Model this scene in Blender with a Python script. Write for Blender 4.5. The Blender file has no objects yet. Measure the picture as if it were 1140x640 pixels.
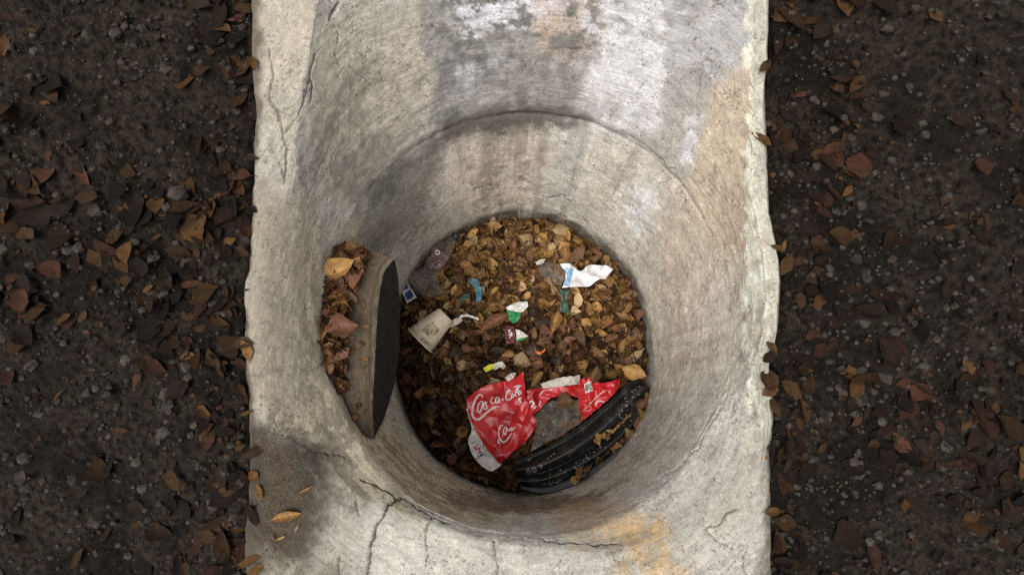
import bpy, math, random
import numpy as np
from mathutils import Vector, Matrix
from mathutils.bvhtree import BVHTree

random.seed(7); rng = np.random.default_rng(7)
scn = bpy.context.scene
col = scn.collection

# ------------------------------------------------------------------ camera
FPX, CX, CY, ZC, TILT = 532.0, 570.0, 320.0, 1.75, math.radians(13.9)   # photo size 1140 x 640
cam_d = bpy.data.cameras.new('camera')
cam_d.sensor_fit = 'HORIZONTAL'; cam_d.sensor_width = 36.0
cam_d.lens = FPX / 1140.0 * 36.0
cam_d.clip_start = 0.01; cam_d.clip_end = 500
cam = bpy.data.objects.new('camera', cam_d); col.objects.link(cam)
cam.location = (0, 0, ZC); cam.rotation_euler = (TILT, 0, 0)
scn.camera = cam

# ------------------------------------------------------------------ sky, sun, exposure
SUN_ELEV, SUN_AZ = math.radians(64), math.radians(222)       # azimuth clockwise from +Y
world = bpy.data.worlds.new('World'); scn.world = world; world.use_nodes = True
wn = world.node_tree.nodes; wl = world.node_tree.links
for n in list(wn): wn.remove(n)
sky = wn.new('ShaderNodeTexSky'); sky.sky_type = 'NISHITA'; sky.sun_disc = False
sky.sun_elevation = SUN_ELEV; sky.sun_rotation = SUN_AZ; sky.dust_density = 4.0; sky.air_density = 1.0
hsv = wn.new('ShaderNodeHueSaturation'); hsv.inputs['Saturation'].default_value = 0.35
bg = wn.new('ShaderNodeBackground'); bg.inputs['Strength'].default_value = 0.12
wo = wn.new('ShaderNodeOutputWorld')
wl.new(sky.outputs[0], hsv.inputs['Color']); wl.new(hsv.outputs[0], bg.inputs['Color']); wl.new(bg.outputs[0], wo.inputs['Surface'])
sd = bpy.data.lights.new('sun', 'SUN'); sd.energy = 1.5; sd.angle = math.radians(50); sd.color = (1.0, 0.97, 0.92)
sun = bpy.data.objects.new('sun', sd); col.objects.link(sun)
sdir = Vector((math.sin(SUN_AZ) * math.cos(SUN_ELEV), math.cos(SUN_AZ) * math.cos(SUN_ELEV), math.sin(SUN_ELEV)))
sun.rotation_euler = sdir.to_track_quat('Z', 'Y').to_euler(); sun.location = (0, 0, 6)
scn.view_settings.view_transform = 'Standard'; scn.view_settings.look = 'None'
scn.view_settings.exposure = 0.78; scn.view_settings.gamma = 1.0; scn.view_settings.use_curve_mapping = False
scn.cycles.use_denoising = False
scn.cycles.max_bounces = 8; scn.cycles.diffuse_bounces = 5

# ------------------------------------------------------------------ helpers: survey of the photo -> metres
cA, sA = math.cos(TILT), math.sin(TILT)
def ray(x, y):
    u, v = (x - CX) / FPX, (CY - y) / FPX
    return np.array((u, v * cA + sA, v * sA - cA))
def at(x, y, z):
    d = ray(x, y); t = (z - ZC) / d[2]
    return np.array((d[0] * t, d[1] * t, z))
def survey(P):
    dep = P[..., 1] * sA + (ZC - P[..., 2]) * cA
    u = P[..., 0] / dep
    v = (P[..., 1] * cA - (ZC - P[..., 2]) * sA) / dep
    return CX + FPX * u, CY - FPX * v

def _h(i, j, k, seed):
    n = (i * 374761393 + j * 668265263 + k * 2147483647 + seed * 1274126177) & 0xFFFFFFFF
    n = ((n ^ (n >> 13)) * 1274126177) & 0xFFFFFFFF
    n = ((n ^ (n >> 16)) * 2246822519) & 0xFFFFFFFF
    return ((n ^ (n >> 15)) & 0xFFFFFF) / float(0xFFFFFF)
def vnoise(P, seed=0):
    P = np.asarray(P, float)
    I = np.floor(P).astype(np.int64); f = P - I
    f = f * f * f * (f * (f * 6 - 15) + 10)
    r = 0
    for a in (0, 1):
        for b in (0, 1):
            for c in (0, 1):
                w = (f[..., 0] if a else 1 - f[..., 0]) * (f[..., 1] if b else 1 - f[..., 1]) * (f[..., 2] if c else 1 - f[..., 2])
                r = r + w * _h(I[..., 0] + a, I[..., 1] + b, I[..., 2] + c, seed)
    return r * 2 - 1
def fbm(P, octv=4, seed=0, gain=0.5):
    P = np.asarray(P, float); r = 0; a = 1.0; s = 0
    for o in range(octv):
        r = r + a * vnoise(P * (2 ** o), seed + o * 17); s += a; a *= gain
    return r / s
def smooth(e0, e1, x):
    t = np.clip((np.asarray(x, float) - e0) / (e1 - e0), 0, 1); return t * t * (3 - 2 * t)

def link(name, me, mat=None, parent=None):
    o = bpy.data.objects.new(name, me); col.objects.link(o)
    if mat is not None and not me.materials:
        for m in (mat if isinstance(mat, (list, tuple)) else [mat]): me.materials.append(m)
    if parent is not None: o.parent = parent
    return o
def tag(o, label=None, cat=None, group=None, kind=None):
    if label: o['label'] = label
    if cat: o['category'] = cat
    if group: o['group'] = group
    if kind: o['kind'] = kind
    return o
def thing(name, loc, label, cat, group=None):
    o = bpy.data.objects.new(name, None); col.objects.link(o); o.location = loc
    o.empty_display_size = 0.03
    return tag(o, label, cat, group)
def mesh(name, V, Fc, smooth_sh=True, origin=(0, 0, 0)):
    me = bpy.data.meshes.new(name)
    V = np.asarray(V, float) - np.asarray(origin, float)
    me.from_pydata(V.tolist(), [], [list(map(int, f)) for f in Fc]); me.update()
    if smooth_sh: me.polygons.foreach_set('use_smooth', [True] * len(me.polygons))
    return me
def grid_mesh(name, G, closed_cols=False, attr=None):
    """G: rows x cols x 3, big grids without python lists"""
    R, C, _ = G.shape
    cc = C if closed_cols else C - 1
    r = np.arange(R - 1)[:, None]; c = np.arange(cc)[None, :]; c2 = (c + 1) % C
    q = np.stack([r * C + c, r * C + c2, (r + 1) * C + c2, (r + 1) * C + c], -1).reshape(-1, 4)
    me = bpy.data.meshes.new(name)
    me.vertices.add(R * C); me.vertices.foreach_set('co', G.reshape(-1).astype(np.float32))
    me.loops.add(q.size); me.loops.foreach_set('vertex_index', q.reshape(-1).astype(np.int32))
    me.polygons.add(len(q)); me.polygons.foreach_set('loop_start', (np.arange(len(q)) * 4).astype(np.int32))
    me.polygons.foreach_set('loop_total', np.full(len(q), 4, np.int32))
    me.polygons.foreach_set('use_smooth', np.ones(len(q), bool))
    me.update(calc_edges=True); me.validate()
    for nm, arr in (attr or {}).items():
        if arr.shape[-1] == 4:
            a = me.color_attributes.new(nm, 'FLOAT_COLOR', 'POINT'); a.data.foreach_set('color', arr.reshape(-1).astype(np.float32))
        else:
            a = me.attributes.new(nm, 'FLOAT_VECTOR', 'POINT'); a.data.foreach_set('vector', arr.reshape(-1).astype(np.float32))
    return me

# ------------------------------------------------------------------ materials
class NT:
    def __init__(s, name):
        s.m = bpy.data.materials.new(name); s.m.use_nodes = True
        s.t = s.m.node_tree; s.b = s.t.nodes['Principled BSDF']; s.out = s.t.nodes['Material Output']
    def n(s, typ, **kw):
        x = s.t.nodes.new(typ)
        for k, v in kw.items(): setattr(x, k, v)
        return x
    def l(s, a, b): s.t.links.new(a, b)
    def noise(s, vec, scale, detail=4, rough=0.55):
        x = s.n('ShaderNodeTexNoise'); x.inputs['Scale'].default_value = scale
        x.inputs['Detail'].default_value = detail; x.inputs['Roughness'].default_value = rough
        s.l(vec, x.inputs['Vector']); return x.outputs['Fac']
    def ramp(s, fac, lo, hi, a=0.0, b=1.0):
        x = s.n('ShaderNodeMapRange'); x.inputs['From Min'].default_value = lo; x.inputs['From Max'].default_value = hi
        x.inputs['To Min'].default_value = a; x.inputs['To Max'].default_value = b
        s.l(fac, x.inputs['Value']); return x.outputs['Result']
    def math(s, op, a, b):
        x = s.n('ShaderNodeMath', operation=op)
        for i, v in enumerate((a, b)):
            if isinstance(v, (int, float)): x.inputs[i].default_value = v
            else: s.l(v, x.inputs[i])
        return x.outputs[0]
    def mix(s, fac, a, b, blend='MIX'):
        x = s.n('ShaderNodeMix', data_type='RGBA', blend_type=blend)
        for i, v in ((0, fac), (6, a), (7, b)):
            if isinstance(v, (int, float)): x.inputs[i].default_value = v
            elif isinstance(v, tuple): x.inputs[i].default_value = (*v[:3], 1)
            else: s.l(v, x.inputs[i])
        return x.outputs[2]
    def scalevec(s, vec, sc):
        x = s.n('ShaderNodeVectorMath', operation='MULTIPLY'); x.inputs[1].default_value = sc
        s.l(vec, x.inputs[0]); return x.outputs[0]
    def bump(s, h, strength, dist, prev=None):
        x = s.n('ShaderNodeBump'); x.inputs['Strength'].default_value = strength; x.inputs['Distance'].default_value = dist
        s.l(h, x.inputs['Height'])
        if prev is not None: s.l(prev, x.inputs['Normal'])
        return x.outputs['Normal']

def concrete_mat(name, flow_scale, streak=0.35):
    t = NT(name)
    geo = t.n('ShaderNodeNewGeometry').outputs['Position']
    tint = t.n('ShaderNodeAttribute', attribute_name='tint').outputs['Color']
    flow = t.n('ShaderNodeAttribute', attribute_name='flow').outputs['Vector']
    fine = t.noise(geo, 260, 4, 0.7); mid = t.noise(geo, 62, 6, 0.72); big = t.noise(geo, 11, 5, 0.65)
    wob = t.n('ShaderNodeVectorMath', operation='ADD')           # trowel marks wander instead of running in rings
    nz = t.n('ShaderNodeTexNoise'); nz.inputs['Scale'].default_value = 5; t.l(geo, nz.inputs['Vector'])
    t.l(flow, wob.inputs[0]); t.l(t.scalevec(nz.outputs['Color'], (0.05, 0.05, 0.05)), wob.inputs[1])
    st = t.noise(t.scalevec(wob.outputs[0], flow_scale), 1.0, 6, 0.7)
    patchy = t.ramp(big, 0.40, 0.62)
    c = t.mix(1.0, tint, t.ramp(mid, 0.3, 0.7, 0.80, 1.18), 'MULTIPLY')
    c = t.mix(t.ramp(patchy, 0, 1, 0.45, 1.0), c, t.mix(1.0, c, t.ramp(st, 0.3, 0.7, 1 - streak, 1 + streak * 0.8), 'MULTIPLY'))
    c = t.mix(1.0, c, t.ramp(fine, 0.3, 0.7, 0.80, 1.17), 'MULTIPLY')
    pore = t.math('MULTIPLY', t.ramp(t.noise(geo, 150, 4, 0.65), 0.55, 0.64), t.ramp(t.noise(geo, 17, 4, 0.6), 0.44, 0.58, 0.15, 1.0))
    c = t.mix(t.math('MULTIPLY', pore, 0.75), c, (0.085, 0.07, 0.052))
    scr = t.noise(t.scalevec(wob.outputs[0], (26, 26, 330)), 1.0, 2, 0.5)
    scr = t.math('MULTIPLY', t.ramp(scr, 0.62, 0.67), t.ramp(t.noise(geo, 8, 3), 0.45, 0.6, 0.0, 1.0))
    c = t.mix(t.math('MULTIPLY', scr, 0.5), c, (0.075, 0.065, 0.05))
    scab = t.ramp(t.noise(geo, 48, 6, 0.75), 0.585, 0.61)
    c = t.mix(t.math('MULTIPLY', scab, 0.5), c, t.mix(1.0, c, (1.4, 1.4, 1.42), 'MULTIPLY'))
    # hairline crazing: cell edges of a warped voronoi, only in places
    v = t.n('ShaderNodeTexVoronoi', feature='DISTANCE_TO_EDGE'); v.inputs['Scale'].default_value = 17
    wv2 = t.n('ShaderNodeVectorMath', operation='ADD'); nz2 = t.n('ShaderNodeTexNoise'); nz2.inputs['Scale'].default_value = 22; nz2.inputs['Detail'].default_value = 4
    t.l(geo, nz2.inputs['Vector']); t.l(geo, wv2.inputs[0]); t.l(t.scalevec(nz2.outputs['Color'], (0.07, 0.07, 0.07)), wv2.inputs[1]); t.l(wv2.outputs[0], v.inputs['Vector'])
    craze = t.math('MULTIPLY', t.ramp(v.outputs['Distance'], 0.008, 0.03, 1.0, 0.0), t.ramp(t.noise(geo, 6.5, 3), 0.52, 0.60))
    c = t.mix(t.math('MULTIPLY', craze, 0.5), c, (0.09, 0.078, 0.06))
    t.l(c, t.b.inputs['Base Color']); t.b.inputs['Roughness'].default_value = 0.92
    t.b.inputs['Specular IOR Level'].default_value = 0.25
    n1 = t.bump(st, 0.2, 0.005); n2 = t.bump(mid, 0.4, 0.005, n1); n3 = t.bump(fine, 0.4, 0.0022, n2)
    n4 = t.bump(t.math('ADD', pore, craze), -0.5, 0.002, n3)
    t.l(n4, t.b.inputs['Normal'])
    return t.m
M_LOW = concrete_mat('weathered_concrete_cast', (30, 30, 14), 0.16)
M_UP = concrete_mat('weathered_plaster_troweled', (15, 15, 120), 0.30)

def simple_mat(name, c1, c2, rough, scale=60, spec=0.4, bump=0.3, bdist=0.002, lo=0.35, hi=0.65, dirt=None, metallic=0.0):
    t = NT(name)
    geo = t.n('ShaderNodeNewGeometry').outputs['Position']
    f = t.noise(geo, scale, 5, 0.6)
    c = t.mix(t.ramp(f, lo, hi), c1, c2)
    if dirt:
        d = t.ramp(t.noise(geo, dirt[1], 5, 0.65), dirt[2], dirt[2] + 0.14)
        c = t.mix(t.math('MULTIPLY', d, dirt[3]), c, dirt[0])
        t.l(t.ramp(d, 0, 1, rough, min(1, rough + 0.4)), t.b.inputs['Roughness'])
    else: t.b.inputs['Roughness'].default_value = rough
    t.l(c, t.b.inputs['Base Color']); t.b.inputs['Specular IOR Level'].default_value = spec
    t.b.inputs['Metallic'].default_value = metallic
    if bump: t.l(t.bump(f, bump, bdist), t.b.inputs['Normal'])
    return t.m
MUD = (0.10, 0.065, 0.035)
M_RED = simple_mat('red_film', (0.22, 0.008, 0.010), (0.43, 0.011, 0.016), 0.30, 16, 0.38, 0.10, 0.003, 0.34, 0.50, dirt=(MUD, 30, 0.56, 0.6))
M_WHITE = simple_mat('white_film', (0.50, 0.47, 0.42), (0.62, 0.60, 0.56), 0.35, 50, 0.5, 0.2, dirt=(MUD, 36, 0.56, 0.6))
M_INK = simple_mat('white_ink', (0.46, 0.41, 0.39), (0.58, 0.54, 0.52), 0.4, 90, 0.4, 0, dirt=((0.35, 0.10, 0.08), 60, 0.56, 0.5))
M_INKR = simple_mat('red_ink', (0.40, 0.015, 0.015), (0.46, 0.03, 0.02), 0.4, 90, 0.4, 0)
M_INKK = simple_mat('black_ink', (0.015, 0.015, 0.016), (0.03, 0.03, 0.03), 0.5, 90, 0.4, 0)
M_INKG = simple_mat('grey_ink', (0.20, 0.20, 0.20), (0.36, 0.36, 0.35), 0.5, 160, 0.4, 0)
M_BLACK = simple_mat('black_plastic', (0.009, 0.009, 0.009), (0.019, 0.019, 0.018), 0.30, 26, 0.5, 0.2, 0.003, dirt=((0.10, 0.088, 0.07), 20, 0.52, 0.4))
M_CUP = simple_mat('foam_cup', (0.52, 0.44, 0.31), (0.66, 0.58, 0.44), 0.75, 45, 0.3, 0.25, 0.001, dirt=((0.22, 0.16, 0.09), 34, 0.60, 0.55))
M_CUPSTAIN = simple_mat('cup_print', (0.17, 0.13, 0.075), (0.30, 0.23, 0.14), 0.8, 70, 0.3, 0, dirt=((0.55, 0.46, 0.33), 45, 0.47, 0.95))
M_FOIL = simple_mat('foil', (0.60, 0.58, 0.57), (0.80, 0.78, 0.77), 0.33, 70, 0.6, 0.5, 0.003, dirt=((0.20, 0.12, 0.06), 55, 0.57, 0.7), metallic=0.35)
M_BLUE = simple_mat('blue_print', (0.05, 0.20, 0.42), (0.25, 0.45, 0.60), 0.4, 120, 0.5, 0.2, dirt=((0.55, 0.55, 0.54), 80, 0.52, 0.9))
M_NAVY = simple_mat('navy_print', (0.012, 0.022, 0.16), (0.03, 0.05, 0.22), 0.4, 80, 0.5, 0.2)
M_GREEN = simple_mat('green_print', (0.010, 0.16, 0.045), (0.02, 0.24, 0.07), 0.4, 60, 0.5, 0.2, dirt=((0.35, 0.38, 0.33), 60, 0.62, 0.6))
M_DGREEN = simple_mat('dull_green_film', (0.012, 0.055, 0.036), (0.03, 0.085, 0.05), 0.4, 60, 0.5, 0.2, dirt=(MUD, 40, 0.52, 0.7))
M_TEAL = simple_mat('teal_film', (0.02, 0.10, 0.16), (0.05, 0.17, 0.24), 0.4, 60, 0.5, 0.2, dirt=(MUD, 50, 0.52, 0.8))
M_YELLOW = simple_mat('yellow_film', (0.50, 0.46, 0.02), (0.58, 0.55, 0.05), 0.4, 60, 0.5, 0.2, dirt=(MUD, 60, 0.55, 0.6))
M_ORANGE = simple_mat('orange_film', (0.62, 0.13, 0.02), (0.70, 0.20, 0.04), 0.45, 60, 0.5, 0.2)
M_PAPER = simple_mat('grey_paper', (0.36, 0.33, 0.28), (0.55, 0.51, 0.45), 0.7, 50, 0.3, 0.3, dirt=(MUD, 50, 0.58, 0.6))
M_DARKFACE = simple_mat('damp_shaded_concrete', (0.007, 0.0065, 0.006), (0.018, 0.0165, 0.0145), 0.8, 34, 0.3, 0.7, 0.012, dirt=((0.05, 0.04, 0.03), 18, 0.60, 0.5))  # damp dark concrete, base colour lowered further to stand in for shade
M_SOILBED = simple_mat('wet_leaf_mould', (0.018, 0.012, 0.008), (0.05, 0.03, 0.016), 0.9, 60, 0.2, 0.8, 0.01)
M_SOIL = simple_mat('dark_damp_soil', (0.005, 0.004, 0.003), (0.034, 0.026, 0.018), 0.95, 70, 0.10, 1.0, 0.02, dirt=((0.005, 0.004, 0.003), 5, 0.45, 0.7))
M_CRUMB = simple_mat('soil_crumbs', (0.07, 0.052, 0.034), (0.15, 0.115, 0.075), 0.95, 90, 0.15, 0.6, 0.004)
M_TWIG = simple_mat('twig_bark', (0.05, 0.03, 0.018), (0.12, 0.075, 0.04), 0.9, 90, 0.2, 0.5)

def clear_mat(name, tintc, opac, rough=0.12):
    t = NT(name)
    geo = t.n('ShaderNodeNewGeometry').outputs['Position']
    tr = t.n('ShaderNodeBsdfTransparent'); tr.inputs[0].default_value = (*tintc, 1)
    t.b.inputs['Base Color'].default_value = (0.36, 0.33, 0.30, 1); t.b.inputs['Roughness'].default_value = rough
    t.b.inputs['Specular IOR Level'].default_value = 0.8
    lw = t.n('ShaderNodeLayerWeight'); lw.inputs[0].default_value = 0.35
    f = t.math('ADD', t.math('MULTIPLY', lw.outputs['Facing'], 0.35), t.ramp(t.noise(geo, 26, 3, 0.6), 0.42, 0.72, opac * 0.3, opac * 1.5))
    mx = t.n('ShaderNodeMixShader'); t.l(f, mx.inputs[0]); t.l(tr.outputs[0], mx.inputs[1]); t.l(t.b.outputs[0], mx.inputs[2])
    t.l(mx.outputs[0], t.out.inputs['Surface'])
    return t.m
M_CLEAR = clear_mat('clear_plastic', (0.95, 0.94, 0.92), 0.11, 0.10)
M_CLEAR2 = clear_mat('clear_crumpled_film', (0.94, 0.93, 0.92), 0.15, 0.12)
M_REDCLEAR = clear_mat('red_tinted_label', (0.75, 0.25, 0.25), 0.3)

LEAFC = {'golden': ((0.36, 0.205, 0.068), (0.22, 0.118, 0.038)), 'ochre': ((0.215, 0.112, 0.036), (0.12, 0.060, 0.021)),
         'brown': ((0.122, 0.061, 0.024), (0.068, 0.034, 0.015)), 'dark brown': ((0.048, 0.028, 0.016), (0.026, 0.016, 0.010)),
         'reddish brown': ((0.155, 0.066, 0.034), (0.085, 0.036, 0.020)), 'pale tan': ((0.38, 0.265, 0.14), (0.25, 0.16, 0.075))}
def leaf_mat(name, a, b, attr=False):
    t = NT(name)
    geo = t.n('ShaderNodeNewGeometry').outputs['Position']
    f = t.ramp(t.noise(geo, 75, 4, 0.65), 0.36, 0.66)
    if attr:
        a_ = t.n('ShaderNodeAttribute', attribute_name='tint').outputs['Color']
        c = t.mix(f, a_, t.mix(1.0, a_, (0.55, 0.5, 0.48), 'MULTIPLY'))
    else:
        oi = t.n('ShaderNodeObjectInfo').outputs['Random']
        c = t.mix(1.0, t.mix(f, a, b), t.ramp(oi, 0, 1, 0.72, 1.28), 'MULTIPLY')
    spot = t.ramp(t.noise(geo, 190, 3, 0.6), 0.62, 0.70)
    c = t.mix(t.math('MULTIPLY', spot, 0.6), c, (0.035, 0.02, 0.012))
    uv = t.n('ShaderNodeUVMap').outputs['UV'] if not attr else None
    if uv is not None:                                   # pale midrib along the leaf
        sp = t.n('ShaderNodeSeparateXYZ'); t.l(uv, sp.inputs[0])
        rib = t.ramp(t.math('ABSOLUTE', t.math('SUBTRACT', sp.outputs[1], 0.5), 0.0), 0.015, 0.06, 0.45, 0.0)
        c = t.mix(rib, c, t.mix(1.0, c, (1.7, 1.65, 1.5), 'MULTIPLY'))
    t.l(c, t.b.inputs['Base Color']); t.b.inputs['Roughness'].default_value = 0.85 if attr else 0.66
    t.b.inputs['Specular IOR Level'].default_value = 0.12 if attr else 0.28
    t.l(t.bump(t.noise(geo, 140, 3), 0.4, 0.003), t.b.inputs['Normal'])
    return t.m
M_LEAF = {k: leaf_mat('leaf_' + k.replace(' ', '_'), *v) for k, v in LEAFC.items()}
M_LITTER = leaf_mat('leaf_litter', None, None, True)

# ------------------------------------------------------------------ the shaft
CXY = np.array((0.034, 0.188))
NC = 1080
TH = np.linspace(-math.pi, math.pi, NC, endpoint=False)
def ring_ellipse(cx, cy, a, b, z):
    ang = np.linspace(0, 2 * math.pi, 720, endpoint=False)
    pts = np.array([at(cx + a * math.cos(q), cy - b * math.sin(q), z) for q in ang])
    return polar(pts)
def polar(pts, sm=0):
    d = pts[:, :2] - CXY
    th = np.arctan2(d[:, 1], d[:, 0]); rr = np.hypot(d[:, 0], d[:, 1])
    o = np.argsort(th); th, rr, zz = th[o], rr[o], pts[o, 2]
    r = np.interp(TH, th, rr, period=2 * math.pi); z = np.interp(TH, th, zz, period=2 * math.pi)
    if sm:
        k = np.fft.fftfreq(NC, 1 / NC); g = np.exp(-(k / sm) ** 2)
        r = np.fft.ifft(np.fft.fft(r) * g).real; z = np.fft.ifft(np.fft.fft(z) * g).real
    return r, z
r_bed, _ = ring_ellipse(580, 393.5, 143, 154, 0.02)
r_seam, _ = ring_ellipse(588, 361, 228, 233, 0.63)
dens = lambda L: np.array([at(*[L[i][k] + (L[(i + 1) % len(L)][k] - L[i][k]) * s for k in range(3)]) for i in range(len(L)) for s in np.linspace(0, 1, 12, endpoint=False)])
RIM = [(600, 606, .652), (690, 607, .655), (765, 580, .665), (812, 520, .69), (833, 450, .715), (835, 360, .755), (835, 250, .80), (835, 130, .87),
       (836, 0, 1.0), (830, -60, 1.04), (700, -92, 1.06), (588, -96, 1.06), (450, -92, 1.06), (366, -50, 1.04), (355, 0, 1.0), (347, 60, .95),
       (338, 110, .92), (325, 200, .86), (318, 300, .79), (320, 380, .74), (338, 450, .70), (382, 520, .67), (440, 560, .655), (520, 595, .65)]
OUT = [(570, 790, .63), (750, 780, .64), (858, 690, .655), (856, 520, .685), (854, 440, .715), (853, 360, .752), (852, 250, .797), (852, 130, .867), (853, 0, .995),
       (858, -120, 1.06), (700, -200, 1.08), (588, -210, 1.08), (400, -190, 1.08), (292, -120, 1.06), (286, 0, .985), (284, 110, .915), (283, 200, .85),
       (282, 300, .785), (281, 400, .735), (279, 520, .685), (276, 640, .65), (300, 770, .63), (420, 790, .63)]
r_rim, z_rim = polar(dens(RIM), 26)
r_out, z_out = polar(dens(OUT), 40)
r_rim = np.maximum(r_rim, r_seam + 0.010)
r_out = np.maximum(r_out + 0.016 * fbm(np.stack([np.cos(TH) * 6, np.sin(TH) * 6, TH * 0], -1), 4, 23, 0.5), r_rim + 0.024)
ct, st = np.cos(TH), np.sin(TH)
def row(r, z):
    r = np.broadcast_to(r, TH.shape); z = np.broadcast_to(z, TH.shape)
    return np.stack([CXY[0] + r * ct, CXY[1] + r * st, z], -1)
ZS = 0.63
low = []; NLOW = 190
for i in range(NLOW):
    s = i / (NLOW - 1); z = -0.10 + (ZS + 0.10) * s
    k = (z - 0.02) / (ZS - 0.02)
    low.append(row(r_bed + (r_seam - r_bed) * k, z))
sxr, syr = survey(row(r_rim, z_rim))
RB = 0.010 + 0.055 * smooth(470, 400, sxr) * smooth(170, 260, syr) + 0.035 * smooth(620, 700, sxr) * smooth(420, 500, syr)
k_ = np.fft.fftfreq(NC, 1 / NC); RB = np.fft.ifft(np.fft.fft(RB) * np.exp(-(k_ / 18) ** 2)).real
RB = np.minimum(RB, 0.6 * (r_out - r_rim))
z_rim = z_rim - 0.55 * np.maximum(RB - 0.010, 0)
up = []
NU = 150
for i in range(NU):                                   # seam -> rim, slightly concave foot
    s = i / (NU - 1)
    k = 0.75 * s + 0.25 * s * s
    up.append(row(r_seam + 0.004 + (r_rim - r_seam - 0.004) * k, ZS + 0.002 + (z_rim - ZS - 0.002) * s))
for q in np.linspace(0.08, 1, 18):                     # rounded arris
    a = q * math.pi / 2
    up.append(row(r_rim + RB * (1 - math.cos(a)), z_rim + RB * math.sin(a) * 0.8))
ztop = z_rim + RB * 0.8
NT_ = 90
for i in range(1, NT_ + 1):
    s = i / NT_
    up.append(row(r_rim + RB + (r_out - r_rim - RB) * s, ztop + (z_out + 0.008 - ztop) * s))
for dz, dr in ((-0.004, .003), (0.006, .006), (0.03, .008), (0.07, .009), (0.12, .010), (0.18, .010)):
    up.append(row(r_out + dr, z_out - dz))
LOW = np.stack(low); UP = np.stack(up)
ALL = np.concatenate([LOW, UP]); nrow = np.arange(len(ALL))
sxs, sys_ = survey(row(r_seam, np.full(NC, ZS)))
lip = smooth(640, 560, sxs) * smooth(400, 470, sys_)                     # where the joint stays a sharp lip
wgt = (np.exp(-((nrow - NLOW) / 55.0) ** 4)[:, None] * (1 - lip)[None, :])[..., None] * 0.5
soft_rim = np.clip(smooth(480, 400, sxr) * smooth(170, 250, syr) + smooth(560, 660, sxr) * smooth(400, 470, syr), 0, 1)
soft_rim = np.clip(np.fft.ifft(np.fft.fft(soft_rim) * np.exp(-(k_ / 30) ** 2)).real, 0, 1)
wgt = np.maximum(wgt, (np.exp(-((nrow - NLOW - NU - 9) / 48.0) ** 4)[:, None] * soft_rim[None, :])[..., None] * 0.5)
for _ in range(520):
    ALL[1:-1] += wgt[1:-1] * (0.5 * (ALL[2:] + ALL[:-2]) - ALL[1:-1])
LOW, UP = ALL[:NLOW].copy(), ALL[NLOW:].copy()

def normals(G):
    du = np.roll(G, -1, 1) - np.roll(G, 1, 1)
    dv = np.gradient(G, axis=0)
    n = np.cross(du, dv); n /= np.linalg.norm(n, axis=-1, keepdims=True) + 1e-12
    return n
def flow_of(G, s0):
    seg = np.linalg.norm(np.diff(G, axis=0), axis=-1)
    s = np.concatenate([np.zeros((1, NC)), np.cumsum(seg, 0)], 0) + s0
    return np.stack([np.broadcast_to(ct * 0.5, s.shape), np.broadcast_to(st * 0.5, s.shape), s], -1)
FL, FU = flow_of(LOW, 0), flow_of(UP, 3.0)
NL, NU_ = normals(LOW), normals(UP)         # point into the shaft / upward
if NL[NLOW // 2, 0] @ np.array((*(CXY - LOW[NLOW // 2, 0, :2]), 0)) < 0: NL = -NL
if NU_[40, 0] @ np.array((*(CXY - UP[40, 0, :2]), 0)) < 0: NU_ = -NU_

def polyd(sx, sy, pts):
    """distance (px of the survey) to an open polyline"""
    best = np.full(sx.shape, 1e9)
    for (x0, y0), (x1, y1) in zip(pts[:-1], pts[1:]):
        dx, dy = x1 - x0, y1 - y0
        t = np.clip(((sx - x0) * dx + (sy - y0) * dy) / (dx * dx + dy * dy + 1e-9), 0, 1)
        best = np.minimum(best, np.hypot(sx - x0 - t * dx, sy - y0 - t * dy))
    return best
def polysd(sx, sy, pts):
    """signed distance, negative inside"""
    d = polyd(sx, sy, list(pts) + [pts[0]])
    ins = np.zeros(sx.shape, bool)
    for (x0, y0), (x1, y1) in zip(pts, list(pts[1:]) + [pts[0]]):
        if y0 == y1: continue
        ins ^= ((y0 > sy) != (y1 > sy)) & (sx < (x1 - x0) * (sy - y0) / (y1 - y0) + x0)
    return np.where(ins, -d, d)

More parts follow.
